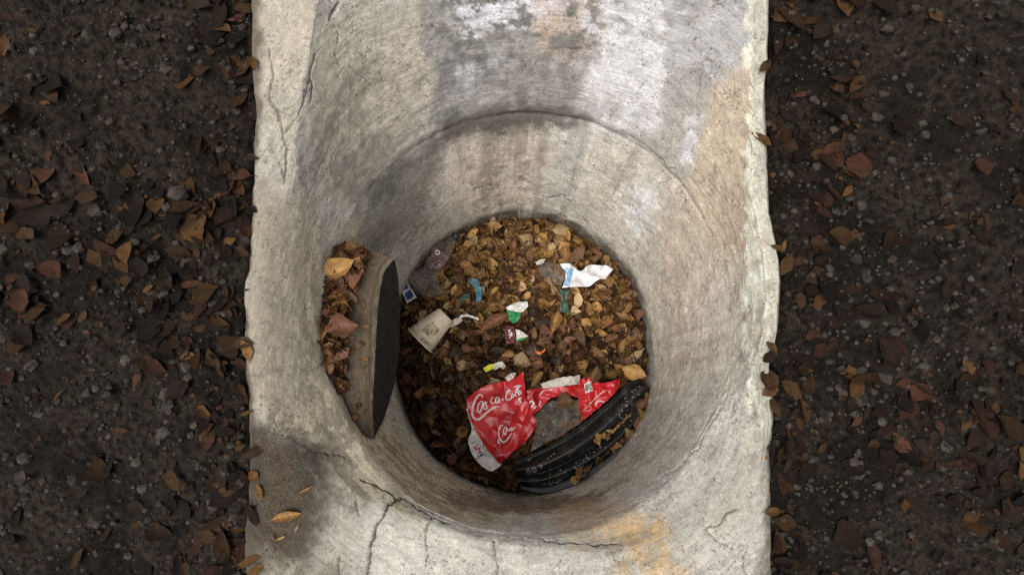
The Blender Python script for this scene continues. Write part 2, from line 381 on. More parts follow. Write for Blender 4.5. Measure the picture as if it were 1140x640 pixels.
# ---- cracks (survey of the plaster's own cracks)
CRACKS = [([(441, 553), (430, 567), (421, 582), (414, 605), (409, 640), (405, 680)], 1.5, 1), ([(480, 575), (475, 588), (476, 605), (475, 632)], 1.0, .8),
          ([(550, 601), (552, 620), (554, 645)], .8, .8), ([(377, 617), (379, 650)], 1.1, .9), ([(441, 553), (455, 558), (474, 571), (500, 585)], 1.2, .8),
          ([(404, 534), (420, 541), (441, 553)], 1.0, .7), ([(325, 490), (350, 502), (378, 508), (384, 512)], .8, .5),
          ([(785, 590), (800, 583), (806, 572), (822, 566)], .9, .7), ([(785, 592), (800, 604), (815, 612), (826, 622), (833, 640)], .9, .7), ([(826, 622), (832, 612)], .8, .6),
          ([(297, 105), (308, 125), (315, 150), (318, 170), (317, 205)], 1.4, .6), ([(301, 60), (305, 85), (300, 110)], 1.0, .5), ([(318, 150), (335, 120), (345, 90), (352, 60)], 1.2, .5),
          ([(318, 205), (312, 185), (301, 165)], 1.0, .5), ([(345, 90), (350, 100), (346, 112)], 1.5, .6), ([(377, 3), (366, 22)], 2.0, .5), ([(378, 40), (372, 60), (380, 78)], .8, .4),
          ([(640, 250), (618, 246)], .7, .4), ([(395, 556), (396, 566), (400, 575)], 1.6, .6), ([(700, 150), (720, 165), (750, 190)], 1.2, .5),
          ([(590, 597), (640, 606), (690, 606)], .8, .5), ([(512, 135), (512, 180)], .6, .3), ([(812, 425), (800, 460), (776, 500), (748, 524), (721, 540)], 1.5, .45), ([(640, 224), (625, 219), (612, 221)], .9, .6), ([(622, 232), (640, 238), (652, 246)], .8, .5), ([(612, 236), (628, 242), (640, 249)], .7, .5), ([(528, 209), (548, 207)], .7, .5), ([(714, 20), (716, 60), (708, 100), (704, 130)], .5, .3)]
def crack_field(G):
    sx, sy = survey(G)
    wx = sx + 4.5 * fbm(G * 40, 4, 5, .6); wy = sy + 4.5 * fbm(G * 40, 4, 9, .6)
    f = np.zeros(sx.shape); jit = fbm(G * 90, 2, 19)
    for pts, w, a in CRACKS:
        d = polyd(wx, wy, pts)
        f = np.maximum(f, a * (1 - smooth(w * 0.35, w * 1.15, d + 0.9 * jit)))
    return f
CRL, CRU = crack_field(LOW), crack_field(UP)

# ---- relief
def relief(G, F, lower):
    h = 0.006 * fbm(G * 7, 3, 1) + 0.0022 * fbm(G * 30, 3, 2)
    if lower:
        h += 0.0013 * fbm(F * np.array((60, 60, 9)), 3, 3)
    else:
        h += 0.0012 * fbm(F * np.array((16, 16, 50)) + 2.2 * fbm(G * 6, 3, 88)[..., None], 4, 3) + 0.0016 * np.maximum(0, fbm(G * 55, 3, 8)) 
    return h
z_ = LOW[..., 2]
jag = 0.012 * fbm(np.stack([ct * 6, st * 6, ct * 0], -1), 4, 21)[None, :]
jw = np.clip(0.04 + 0.30 * smooth(0.45, 0.95, np.sin(TH)) + 0.45 * fbm(np.stack([ct * 4, st * 4, ct * 0], -1), 3, 22), 0.0, 1.2)[None, :]   # joint strength round the ring
dl = relief(LOW, FL, True)
dl += -0.010 * jw * np.exp(-((z_ - ZS + 0.004 + jag * 0.2) / 0.007) ** 2)
dl -= 0.006 * CRL
su = FU[..., 2] - 3.0
du = relief(UP, FU, False)
du += -0.010 * jw * np.exp(-(su / 0.007) ** 2) + 0.007 * jw * np.exp(-((su - 0.020 + jag) / 0.012) ** 2)
du -= 0.008 * CRU
du[-6:] *= 0.6
du *= np.where(np.arange(UP.shape[0])[:, None] > NU, 0.8, 1.0)
LOWD = LOW + NL * dl[..., None]; UPD = UP + NU_ * du[..., None]
UPD[0] = LOWD[-1] = 0.5 * (UPD[0] + LOWD[-1])

# ---- colour of the concrete and its stains
def paint(G, F, lower, crk):
    sx, sy = survey(G)
    n1, n2, n3, n4 = fbm(G * 9, 5, 31), fbm(G * 11, 5, 41), fbm(G * 40, 4, 51, 0.65), fbm(G * 55, 3, 52, 0.7)
    c = np.empty(G.shape); c[:] = (0.36, 0.33, 0.27)
    fl1 = fbm(F * np.array((12, 12, 48)) + 2.5 * n1[..., None], 4, 61); fl2 = fbm(F * np.array((40, 40, 5)), 4, 71)
    def stain(pts, colr, k, soft=14, warp=16, brk=0.0, nz=None):
        nonlocal c
        d = polysd(sx + warp * n1 + 13 * n3 + 6 * fl1, sy + warp * n2 + 9 * n4 + 8 * fl1, pts)
        m = k * (1 - smooth(-soft * 0.6, soft * 0.6, d))
        if brk: m = m * smooth(-brk, brk * 0.6, n3 + (0 if nz is None else nz))
        c = c * (1 - m[..., None]) + np.array(colr) * m[..., None]
    if lower:
        stain([(430, 120), (860, 120), (860, 620), (430, 620)], (0.37, 0.34, 0.285), .8, 60, 20)
        stain([(490, 128), (625, 128), (618, 225), (500, 235)], (0.46, 0.39, 0.31), .85, 12, 14)
        stain([(505, 150), (620, 145), (610, 232), (510, 238)], (0.19, 0.15, 0.11), .6, 10, 12, .18, fl2 * 0.5 - 0.12)
        stain([(650, 150), (730, 170), (700, 240), (650, 225)], (0.44, 0.37, 0.29), .6, 14, 14, .2)
        stain([(610, 135), (660, 140), (650, 245), (600, 240)], (0.33, 0.315, 0.275), .7, 12, 12)
        stain([(690, 215), (750, 195), (765, 240), (715, 275)], (0.53, 0.52, 0.51), .75, 10, 14, .35)
        stain([(740, 170), (860, 130), (860, 420), (735, 410), (735, 300)], (0.37, 0.30, 0.215), .75, 25, 20)
        stain([(720, 330), (840, 300), (840, 470), (730, 430)], (0.42, 0.385, 0.32), .6, 22, 22, .4)
        stain([(420, 180), (490, 160), (480, 250), (400, 300), (385, 250)], (0.145, 0.138, 0.108), .88, 18, 14)
        stain([(330, 230), (400, 250), (380, 420), (450, 500), (560, 580), (430, 560), (330, 440)], (0.40, 0.325, 0.195), .85, 22, 16)
        stain([(330, 250), (400, 250), (385, 420), (455, 500), (560, 580), (430, 560), (330, 440)], (0.13, 0.10, 0.06), .6, 18, 16, .12, fl1 * 1.1 - .12)
        stain([(400, 470), (450, 500), (520, 548), (500, 565), (420, 510)], (0.20, 0.155, 0.095), .6, 10, 10, .25, fl1)
        stain([(500, 548), (660, 548), (700, 535), (660, 566), (560, 575), (500, 562)], (0.10, 0.072, 0.045), .85, 8, 8)
        stain([(620, 560), (730, 560), (740, 580), (620, 590)], (0.36, 0.235, 0.10), .55, 10, 12)
        stain([(715, 440), (740, 430), (735, 500), (690, 530), (680, 522), (712, 480)], (0.17, 0.155, 0.125), .6, 8, 10, .3)
        stain([(470, 158), (505, 132), (560, 118), (630, 118), (668, 130), (640, 139), (590, 141), (530, 150)], (0.085, 0.078, 0.066), .85, 12, 10)
        zz = G[..., 2]                                                            # tide mark of damp leaf mould
        tide = 1 - smooth(0.030, 0.105, zz + 0.045 * n1 + 0.02 * n3)
        side = smooth(-0.2, 0.35, np.sin(TH - 0.2))[None, :] * 0.35 + 0.6
        m = tide * side; c = c * (1 - m[..., None]) + np.array((0.055, 0.042, 0.03)) * m[..., None]
        drip = fbm(F * np.array((34, 34, 1.6)), 3, 81)                               # run-off below the joint
        reg = 1 - smooth(-30, 25, polysd(sx, sy, [(480, 100), (760, 100), (740, 250), (490, 250)]))
        m = 0.6 * reg * smooth(0.22, 0.42, drip) * smooth(-0.5, 0.2, n3); c = c * (1 - m[..., None]) + np.array((0.17, 0.14, 0.11)) * m[..., None]
        m = 0.55 * reg * smooth(0.18, 0.4, -drip); c = c * (1 - m[..., None]) + np.array((0.47, 0.43, 0.37)) * m[..., None]
        m = 0.35 * smooth(0.1, 0.4, fl2) ; c = c * (1 - m[..., None]) + np.array((0.22, 0.185, 0.14)) * m[..., None]
    else:
        stain([(290, -60), (900, -60), (900, 200), (290, 200)], (0.33, 0.31, 0.27), .7, 60, 20)
        stain([(345, 20), (480, 0), (470, 110), (420, 220), (345, 230)], (0.31, 0.275, 0.20), .8, 26, 20)
        stain([(335, 100), (420, 60), (440, 180), (380, 300), (335, 300)], (0.15, 0.135, 0.10), .55, 18, 20, .12, fl1 * 1.1 - .1)
        stain([(410, 60), (500, 20), (480, 110), (420, 150)], (0.43, 0.36, 0.29), .65, 16, 16, .3, fl1 * .6)
        stain([(470, -60), (660, -60), (655, 60), (640, 128), (560, 150), (480, 150), (475, 60)], (0.145, 0.135, 0.12), .95, 11, 16)
        stain([(475, -60), (660, -60), (655, 60), (640, 125), (560, 148), (480, 145)], (0.30, 0.285, 0.26), .55, 14, 20, .2, fl1 * .6)
        stain([(480, -60), (665, -60), (660, 35), (590, 30), (510, 45)], (0.46, 0.45, 0.47), .8, 12, 20, .16, fl1 * .7)
        stain([(590, 15), (645, 10), (650, 60), (600, 55)], (0.36, 0.25, 0.165), .75, 16, 16, .3, fl1 * .5)
        stain([(590, -30), (650, -30), (655, 8), (595, 10)], (0.40, 0.27, 0.18), .4, 10, 12)
        stain([(500, 75), (560, 60), (555, 90), (500, 110)], (0.44, 0.43, 0.45), .7, 9, 14, .12, fl1)
        stain([(668, -60), (760, -60), (742, 60), (735, 130), (700, 150), (640, 125), (662, 60)], (0.47, 0.455, 0.445), .92, 10, 16)
        stain([(660, -60), (755, -60), (740, 60), (720, 140), (650, 120)], (0.25, 0.235, 0.215), .6, 12, 16, .10, fl1 * 1.2 - .12)
        stain([(650, 90), (700, 80), (720, 140), (690, 150), (640, 130)], (0.20, 0.185, 0.165), .6, 10, 10, .16, fl1)
        stain([(750, -60), (860, -60), (840, 80), (780, 110), (735, 130), (745, 50)], (0.30, 0.29, 0.285), .9, 12, 14)
        stain([(735, 90), (775, 70), (800, 100), (775, 150), (750, 175), (730, 150)], (0.255, 0.23, 0.20), .85, 12, 12)
        stain([(770, 120), (800, 130), (770, 180), (750, 190)], (0.46, 0.45, 0.475), .75, 11, 14, .25)
        stain([(795, 85), (845, 60), (845, 400), (780, 390), (765, 200)], (0.36, 0.275, 0.185), .85, 18, 16)
        stain([(780, 280), (845, 280), (845, 480), (800, 470)], (0.41, 0.375, 0.30), .7, 22, 22)
        stain([(700, 540), (830, 420), (845, 500), (780, 590), (690, 600)], (0.43, 0.40, 0.345), .7, 20, 18)
        stain([(350, 190), (470, 120), (480, 160), (400, 240)], (0.17, 0.16, 0.125), .75, 16, 18, .3)
        stain([(470, 158), (505, 132), (560, 118), (630, 118), (668, 130), (640, 139), (590, 141), (530, 150)], (0.085, 0.078, 0.066), .85, 12, 10)
        top = (np.arange(G.shape[0]) >= NU + 4)[:, None] * 1.0
        m = top * 0.8 * np.ones(sx.shape); c = c * (1 - m[..., None]) + np.array((0.45, 0.41, 0.33)) * m[..., None]
        stain([(200, -100), (352, -100), (345, 60), (330, 130), (318, 190), (280, 90)], (0.46, 0.40, 0.295), .85, 6, 6)
        stain([(831, -60), (870, -60), (870, 480), (831, 480)], (0.60, 0.57, 0.43), .8, 3, 3, .5)
        stain([(280, 230), (360, 260), (400, 480), (480, 580), (400, 570), (280, 430)], (0.40, 0.335, 0.215), .8, 22, 18)
        stain([(280, 230), (360, 260), (400, 480), (480, 580), (380, 570), (280, 470)], (0.12, 0.095, 0.06), .55, 20, 20, .11, fl1 * 1.2 - .13)
        stain([(300, 95), (340, 110), (318, 215), (300, 200)], (0.27, 0.265, 0.225), .5, 7, 8, .25)
        stain([(270, 190), (350, 230), (345, 450), (270, 440)], (0.33, 0.28, 0.20), .9, 22, 14)
        stain([(400, 560), (600, 610), (720, 620), (720, 700), (380, 700)], (0.55, 0.515, 0.435), .8, 20, 16)
        stain([(690, 612), (800, 590), (850, 560), (850, 700), (700, 700)], (0.50, 0.475, 0.405), .7, 20, 16)
        stain([(620, 575), (740, 570), (755, 604), (720, 610), (640, 604)], (0.50, 0.29, 0.09), .65, 18, 12, .6)
        stain([(688, 596), (750, 592), (780, 640), (795, 720), (705, 720)], (0.50, 0.31, 0.11), .75, 36, 18, .5, fl2 * .5)
        stain([(245, 455), (318, 468), (352, 510), (352, 580), (322, 625), (245, 640)], (0.058, 0.040, 0.024), .97, 34, 26)
        stain([(300, 480), (360, 510), (370, 580), (320, 620)], (0.075, 0.06, 0.04), .85, 30, 26, .15)
        stain([(250, 600), (390, 625), (380, 700), (250, 700)], (0.13, 0.105, 0.07), .7, 26, 22, .3)
        stain([(380, 540), (410, 545), (412, 580), (390, 575)], (0.15, 0.13, 0.10), .5, 5, 8, .15)
        stain([(500, 632), (570, 630), (570, 700), (500, 700)], (0.24, 0.21, 0.16), .5, 6, 10, .3)
        m = 0.4 * smooth(0.18, 0.5, fl1); c = c * (1 - m[..., None]) + np.array((0.20, 0.18, 0.145)) * m[..., None]
    k = 1.46 if lower else (1.38 - 0.66 * smooth(0.15, 0.85, NU_[..., 2]))[..., None]     # upward faces painted darker, shaft walls lighter, to offset how light falls
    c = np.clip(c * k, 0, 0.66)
    c = c.mean(-1, keepdims=True) + (c - c.mean(-1, keepdims=True)) * 0.86
    m = 0.92 * crk; c = c * (1 - m[..., None]) + np.array((0.045, 0.04, 0.03)) * m[..., None]
    s = np.abs(G[..., 2] - ZS) if lower else np.abs(F[..., 2] - 3.0)               # grime held in the joint
    m = 0.6 * jw * np.exp(-(s / 0.009) ** 2) * (0.6 + 0.8 * n1); m = np.clip(m, 0, 1)
    c = c * (1 - m[..., None]) + np.array((0.11, 0.10, 0.082)) * m[..., None]
    if not lower:                                                                  # soil trodden over the outer edge of the rim
        rel = (np.arange(G.shape[0]) - NU - 18) / NT_
        m = 0.85 * smooth(0.72, 0.98, rel[:, None] + 0.30 * n1 + 0.18 * n3); c = c * (1 - m[..., None]) + np.array((0.07, 0.054, 0.038)) * m[..., None]
    return c, (1 + 0.18 * n3 + 0.10 * n1)[..., None]
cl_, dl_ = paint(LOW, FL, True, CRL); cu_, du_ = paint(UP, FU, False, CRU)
ca_ = np.concatenate([cl_, cu_])
wb_ = (np.exp(-((nrow - NLOW) / 42.0) ** 4)[:, None] * (1 - lip)[None, :] * (1 - 0.55 * smooth(0.55, 0.85, np.sin(TH)))[None, :])[..., None]
for _ in range(260):
    ca_[1:-1] += 0.5 * wb_[1:-1] * (0.5 * (ca_[2:] + ca_[:-2]) - ca_[1:-1])
GA = np.concatenate([LOW, UP]); sxa, sya = survey(GA); na_, nb_ = fbm(GA * 10, 4, 131), fbm(GA * 42, 3, 132)
for pts, kk in (([(470, 158), (505, 130), (560, 114), (625, 116), (668, 128), (640, 139), (590, 142), (530, 152)], .8), ([(400, 215), (440, 175), (500, 140), (520, 150), (460, 190), (420, 235)], .45),
                ([(668, 130), (720, 150), (760, 190), (750, 200), (705, 165), (665, 142)], .35)):     # black mould along the joint
    m = kk * (1 - smooth(-9, 7, polysd(sxa + 10 * na_ + 9 * nb_, sya + 8 * na_ + 9 * nb_, pts)))
    ca_ = ca_ * (1 - m[..., None]) + np.array((0.088, 0.08, 0.068)) * m[..., None]
def tintof(c, d): return np.concatenate([np.clip(c * d, 0.01, 0.85), np.ones(c.shape[:2] + (1,))], -1)
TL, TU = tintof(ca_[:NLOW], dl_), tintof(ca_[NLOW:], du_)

shaft = thing('concrete_shaft', (CXY[0], CXY[1], 0), 'round stained concrete shaft open at the top with cracked plaster rim', 'pit')
def under(o, parent):                     # keep world position
    o.parent = parent; o.matrix_parent_inverse = Matrix.Translation(-Vector(parent.location)); return o
o = link('lower_wall', grid_mesh('lower_wall', LOWD, True, {'tint': TL, 'flow': FL}), M_LOW); under(o, shaft)
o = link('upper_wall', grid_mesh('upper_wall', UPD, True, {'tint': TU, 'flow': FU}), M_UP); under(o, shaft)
o['label'] = 'patched upper wall and rim with grey, white and tan plaster stains'

# ------------------------------------------------------------------ ground outside, pit floor
cols = np.arange(0, NC, 2)
rows = []
for i, k in enumerate(np.concatenate([np.linspace(0, 1.0, 150), np.geomspace(1.02, 80, 50)])):
    r = r_out[cols] - np.minimum(0.05, 0.30 * (r_out - r_rim)[cols]) + k
    x = CXY[0] + r * ct[cols]; y = CXY[1] + r * st[cols]
    far = 0.73 + 0.42 * 2.2 * np.tanh(y / 2.2)
    w = smooth(0.0, 0.45, np.full(x.shape, k))
    bank = -0.012 + 0.07 * fbm(np.stack([x * 3.3, y * 3.3, x * 0], -1), 3, 95, 0.4)
    z = (z_out[cols] - 0.07 * (1 - float(smooth(0.0, 0.05, k))) + bank) * (1 - w) + (far - 0.03) * w
    P = np.stack([x, y, z], -1)
    P[:, 2] += (0.024 * fbm(P * 5, 4, 91) + 0.016 * fbm(P * 30, 4, 92, .6)) * (1 if k > 0.02 else 0.3) - 0.004
    rows.append(P)
GR = np.stack(rows)
ground = link('ground', grid_mesh('ground', GR, True), M_SOIL); tag(ground, kind='structure')

NB = 96; rows = [np.broadcast_to(np.array((CXY[0], CXY[1], 0.0)), (360, 3)).copy()]
tb = np.linspace(-math.pi, math.pi, 360, endpoint=False)
rb = np.interp(tb, TH, r_bed, period=2 * math.pi)
def bedh(x, y):
    P = np.stack([np.asarray(x, float) * 5, np.asarray(y, float) * 5, np.zeros(np.shape(x))], -1)
    return 0.016 * fbm(P, 3, 77) - 0.004
for i in range(1, NB):
    r = (rb + 0.012) * i / (NB - 1)
    x = CXY[0] + r * np.cos(tb); y = CXY[1] + r * np.sin(tb)
    rows.append(np.stack([x, y, bedh(x, y) - 0.006], -1))
floor = link('pit_floor', grid_mesh('pit_floor', np.stack(rows), True), M_SOILBED); tag(floor, kind='structure')

# ------------------------------------------------------------------ generic sheet builders
def resample(pts, n):
    pts = np.asarray(pts, float)
    if len(pts) > 2:                                                # Catmull-Rom for soft outlines
        q = np.vstack([2 * pts[0] - pts[1], pts, 2 * pts[-1] - pts[-2]]); o = []
        for i in range(1, len(q) - 2):
            for t in np.linspace(0, 1, 10, endpoint=False):
                a, b, c_, d = q[i - 1], q[i], q[i + 1], q[i + 2]
                o.append(0.5 * (2 * b + (c_ - a) * t + (2 * a - 5 * b + 4 * c_ - d) * t * t + (3 * b - a - 3 * c_ + d) * t ** 3))
        o.append(pts[-1]); pts = np.array(o)
    L = np.concatenate([[0], np.cumsum(np.linalg.norm(np.diff(pts, axis=0), axis=1))])
    s = np.linspace(0, L[-1], n)
    return np.stack([np.interp(s, L, pts[:, k]) for k in range(pts.shape[1])], -1)
def coons(top, right, bottom, left, nu, nv):
    """top: A->B, right: B->C, bottom: D->C, left: A->D, as px pairs -> (nv, nu, 2)"""
    T, B = resample(top, nu), resample(bottom, nu); L, R = resample(left, nv), resample(right, nv)
    u = np.linspace(0, 1, nu)[None, :, None]; v = np.linspace(0, 1, nv)[:, None, None]
    return ((1 - v) * T[None] + v * B[None] + (1 - u) * L[:, None] + u * R[:, None]
            - ((1 - u) * (1 - v) * T[0] + u * (1 - v) * T[-1] + (1 - u) * v * B[0] + u * v * B[-1]))
def crumple(x, y, amp, k, seed, freq=1.0):
    """sum of sharp creases over metres"""
    r = np.random.default_rng(seed); h = np.zeros(x.shape)
    cx_, cy_ = x.mean(), y.mean(); S = max(np.ptp(x), np.ptp(y))
    for i in range(k):
        a = r.uniform(0, math.pi); d = r.uniform(-0.5, 0.5) * S; w = r.uniform(0.05, 0.16) * S / freq
        q = (x - cx_) * math.cos(a) + (y - cy_) * math.sin(a) - d
        h += r.choice((-1, 1, 1)) * np.maximum(0, 1 - np.abs(q) / w) * r.uniform(0.4, 1)
    P = np.stack([x / S * 3.2 * freq, y / S * 3.2 * freq, np.full(x.shape, seed * 1.7)], -1)
    h = h * 0.55 + 1.0 * (1 - 2.4 * np.abs(fbm(P, 2, seed)))
    h = (h - h.mean()) / (h.std() + 1e-9)
    return amp * np.clip(h, -2.2, 2.4) * 0.5
def sheet(name, G, mat, parent, thick=0.0007):
    """a thin sheet with real thickness, G rows x cols x 3"""
    R, C, _ = G.shape
    me = grid_mesh(name, G)
    o = link(name, me, mat)
    md = o.modifiers.new('thickness', 'SOLIDIFY'); md.thickness = thick; md.offset = -1
    if parent is not None: under(o, parent)
    return o
SURF = {}
def film(name, top, right, bottom, left, mat, parent, z=0.05, amp=0.010, k=9, seed=1, nu=60, nv=60, zfun=None, curl=0.0, freq=1.0):
    g = coons(top, right, bottom, left, nu, nv)
    P = np.array([[at(x, y, z) for x, y in r] for r in g])
    h = crumple(P[..., 0], P[..., 1], amp, k, seed, freq)
    if zfun is not None:
        u = np.linspace(0, 1, nu)[None, :] + 0 * h; v = np.linspace(0, 1, nv)[:, None] + 0 * h
        h = h + zfun(u, v)
    d = P - np.array((0, 0, ZC)); d /= np.linalg.norm(d, axis=-1, keepdims=True)
    P[..., 2] += h
    J = 0.25 * amp
    P[..., 0] += J * fbm(P * 60, 3, seed + 3); P[..., 1] += J * fbm(P * 60, 3, seed + 4)
    P[..., 2] = np.maximum(P[..., 2], 0.022)
    if (np.cross(P[0, 1] - P[0, 0], P[1, 0] - P[0, 0]))[2] < 0: P = P[:, ::-1].copy()
    o = sheet(name, P, mat, parent)
    q = np.arange(P.shape[0] * P.shape[1]).reshape(P.shape[:2])
    F = np.stack([q[:-1, :-1], q[:-1, 1:], q[1:, 1:], q[1:, :-1]], -1).reshape(-1, 4)
    o_bvh = BVHTree.FromPolygons([Vector(v) for v in P.reshape(-1, 3)], F.tolist())
    SURF[o.name] = o_bvh
    return o, o_bvh
def drop(bvh, x, y, lift=0.0016):
    d = Vector(ray(x, y)).normalized()
    hit = bvh.ray_cast(Vector((0, 0, ZC)), d)
    if hit[0] is None:
        return None
    n = hit[1] if hit[1].z > 0 else -hit[1]
    return hit[0] + n * lift
def strokes(name, lines, width, bvh, mat, parent, lift=0.0016):
    """printed strokes lying on a sheet: ribbons that follow its surface"""
    V, F = [], []
    for ln in lines:
        w = width
        if isinstance(ln, tuple) and isinstance(ln[1], (int, float)): ln, w = ln
        p = resample(ln, max(4, int(sum(math.dist(ln[i], ln[i + 1]) for i in range(len(ln) - 1)) / 0.9)))
        t = np.gradient(p, axis=0); t /= np.linalg.norm(t, axis=1, keepdims=True) + 1e-9
        nrm = np.stack([-t[:, 1], t[:, 0]], -1)
        n = len(p); prev = None
        for i in range(n):
            e = min(1, 0.45 + 4 * min(i, n - 1 - i) / n)
            a = drop(bvh, *(p[i] + nrm[i] * w * e / 2), lift); b = drop(bvh, *(p[i] - nrm[i] * w * e / 2), lift)
            if a is None or b is None: prev = None; continue
            V += [a, b]; cur = len(V) - 2
            if prev is not None: F.append((prev, prev + 1, cur + 1, cur))
            prev = cur
    if not F: return None
    o = link(name, mesh(name, [list(v) for v in V], F), mat)
    return under(o, parent)
def patch(name, quad, bvh, mat, parent, n=6, lift=0.0012):
    g = coons([quad[0], quad[1]], [quad[1], quad[2]], [quad[3], quad[2]], [quad[0], quad[3]], n, n)
    P = np.zeros((n, n, 3)); last = None
    for i in range(n):
        for j in range(n):
            q = drop(bvh, *g[i, j], lift); 
            if q is not None: last = q
            P[i, j] = last if last is not None else (0, 0, 0)
    o = link(name, grid_mesh(name, P), mat); return under(o, parent)

# ------------------------------------------------------------------ slab wedged against the left wall
slab = thing('concrete_slab', tuple(at(405, 380, 0.45)), 'broken concrete slab wedged against the shaft wall, holding a drift of leaves', 'slab')
nt = 120
Lc = resample([(392, 272), (374, 292), (360, 325), (356, 362), (363, 402), (382, 442), (412, 486)], nt)
Rc = resample([(437, 288), (427, 303), (421, 335), (418, 375), (416, 415), (414, 452), (415, 486)], nt)
Bc = resample([(440, 290), (444, 315), (445, 365), (441, 415), (431, 456), (417, 487)], nt)
tt = np.linspace(0, 1, nt)
ztopS = 0.605 - 0.05 * tt ** 2
thick = 0.015 + 0.15 * np.sin(np.pi * np.clip(tt, 0, 1)) ** 0.6
Lp = np.array([at(*Lc[i], ztopS[i]) for i in range(nt)]); Rp = np.array([at(*Rc[i], ztopS[i]) for i in range(nt)])
Bp = np.array([at(*Bc[i], ztopS[i] - thick[i]) for i in range(nt)])
Lp[:, 0] -= 0.03                                                # let into the wall
chip = 0.0018 * fbm(np.stack([tt * 40, tt * 0, tt * 0], -1), 4, 5)
Rp[:, 0] += chip
rowsS = []
for w in np.linspace(0, 0.93, 46):
    p = Lp + (Rp - Lp) * w; p[:, 2] += 0.030 * math.sin(w * math.pi * 0.92) - 0.006
    rowsS.append(p)
for a in np.linspace(0.1, 1, 8):
    p = Rp + (Lp - Rp) * 0.07 * (1 - math.sin(a * math.pi / 2)); p = p.copy()
    p[:, 2] += 0.004 - 0.010 * (1 - math.cos(a * math.pi / 2)); rowsS.append(p)
TOP = np.stack(rowsS)
FS = np.stack([np.broadcast_to(tt * 0.7, TOP.shape[:2]), np.zeros(TOP.shape[:2]), np.broadcast_to(np.linspace(0, .2, TOP.shape[0])[:, None], TOP.shape[:2])], -1)
TOP[..., 2] += 0.003 * fbm(TOP * 25, 4, 11) + 0.003 * fbm(FS * np.array((10, 1, 120)), 3, 12)
cS = np.empty(TOP.shape); cS[:] = (0.060, 0.043, 0.028)
wv = np.linspace(0, 1, TOP.shape[0])[:, None]
m = smooth(0.55, 0.86, wv + 0.18 * fbm(TOP * 30, 3, 13)); cS = cS * (1 - m[..., None]) + np.array((0.088, 0.064, 0.038)) * m[..., None]
m = smooth(0.90, 0.985, wv + 0.05 * fbm(TOP * 40, 3, 14)) * 0.9; cS = cS * (1 - m[..., None]) + np.array((0.225, 0.185, 0.13)) * m[..., None]
TOPc = np.concatenate([cS, np.ones(TOP.shape[:2] + (1,))], -1)
o = link('slab_top', grid_mesh('slab_top', TOP, False, {'tint': TOPc, 'flow': FS}), M_UP); under(o, slab)
e0 = TOP[-1]
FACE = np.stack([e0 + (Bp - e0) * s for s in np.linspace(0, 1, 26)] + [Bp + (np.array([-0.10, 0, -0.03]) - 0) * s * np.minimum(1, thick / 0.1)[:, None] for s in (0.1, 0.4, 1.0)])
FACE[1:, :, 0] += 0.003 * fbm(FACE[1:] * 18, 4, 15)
o = link('slab_edge', grid_mesh('slab_edge', FACE), M_DARKFACE); under(o, slab); o['label'] = 'damp dark edge of the slab with shade in its colour'
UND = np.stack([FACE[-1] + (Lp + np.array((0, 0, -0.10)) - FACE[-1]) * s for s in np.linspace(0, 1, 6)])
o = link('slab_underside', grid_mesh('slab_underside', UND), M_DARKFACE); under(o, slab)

# ------------------------------------------------------------------ leaves
def leaf_shape(seed, nl=9, nw=5):
    r = random.Random(seed)
    wid = r.uniform(0.36, 0.78); bend = r.uniform(-1.0, 1.7); cup = r.uniform(-0.6, 1.5); tw = r.uniform(-0.8, 0.8); side = r.uniform(-0.35, 0.35)
    rag = r.choice((0.05, 0.08, 0.14, 0.22))
    pk = r.uniform(0.42, 0.60)
    V, UV = [], []
    for i in range(nl):
        s = i / (nl - 1)
        q = s / pk * 0.5 if s < pk else 0.5 + (s - pk) / (1 - pk) * 0.5
        w = wid * 0.5 * max(0.03, math.sin(math.pi * q) ** 0.8) * (1 + r.uniform(-rag, rag))
        a = bend * (s - 0.5); cxx = math.sin(a) / bend if abs(bend) > 0.05 else s - 0.5
        cz = (1 - math.cos(a)) / bend if abs(bend) > 0.05 else 0
        tz = tw * (s - 0.5)
        for j in range(nw):
            t = j / (nw - 1) * 2 - 1
            yy = w * t; zz = cup * w * t * t * 0.9 + abs(t) * w * 0.12 + r.uniform(-0.028, 0.028) * (0.6 + abs(t))
            V.append((cxx, yy * math.cos(tz) - zz * math.sin(tz) + side * (s - 0.5) ** 2 * 2, cz + yy * math.sin(tz) + zz * math.cos(tz)))
            UV.append((s, 0.5 + t * 0.5))
    F = [(i * nw + j, i * nw + j + 1, (i + 1) * nw + j + 1, (i + 1) * nw + j) for i in range(nl - 1) for j in range(nw - 1)]
    b = len(V); x0 = V[nw // 2]                                   # petiole
    for dx, ww in ((0.02, 0.012), (-0.10, 0.010), (-0.2, 0.009)):
        for sg in (-1, 1): V.append((x0[0] + dx, x0[1] + sg * ww + (0.03 if dx < -0.15 else 0), x0[2] + 0.01)); UV.append((0, 0.5))
    F += [(b, b + 1, b + 3, b + 2), (b + 2, b + 3, b + 5, b + 4)]
    V = np.array(V); V[:, 2] -= V[:, 2].mean()
    return V, F, np.array(UV)
SHAPES = [leaf_shape(100 + i) for i in range(24)]
LEAFME = {}
def leaf_mesh(i, colr):
    if (i, colr) not in LEAFME:
        V, F, UV = SHAPES[i]
        me = mesh('dry_leaf', V, F); me.materials.append(M_LEAF[colr])
        ul = me.uv_layers.new(name='UVMap')
        idx = np.zeros(len(me.loops), np.int32); me.loops.foreach_get('vertex_index', idx)
        ul.data.foreach_set('uv', UV[idx].reshape(-1).astype(np.float32))
        LEAFME[(i, colr)] = me
    return LEAFME[(i, colr)]
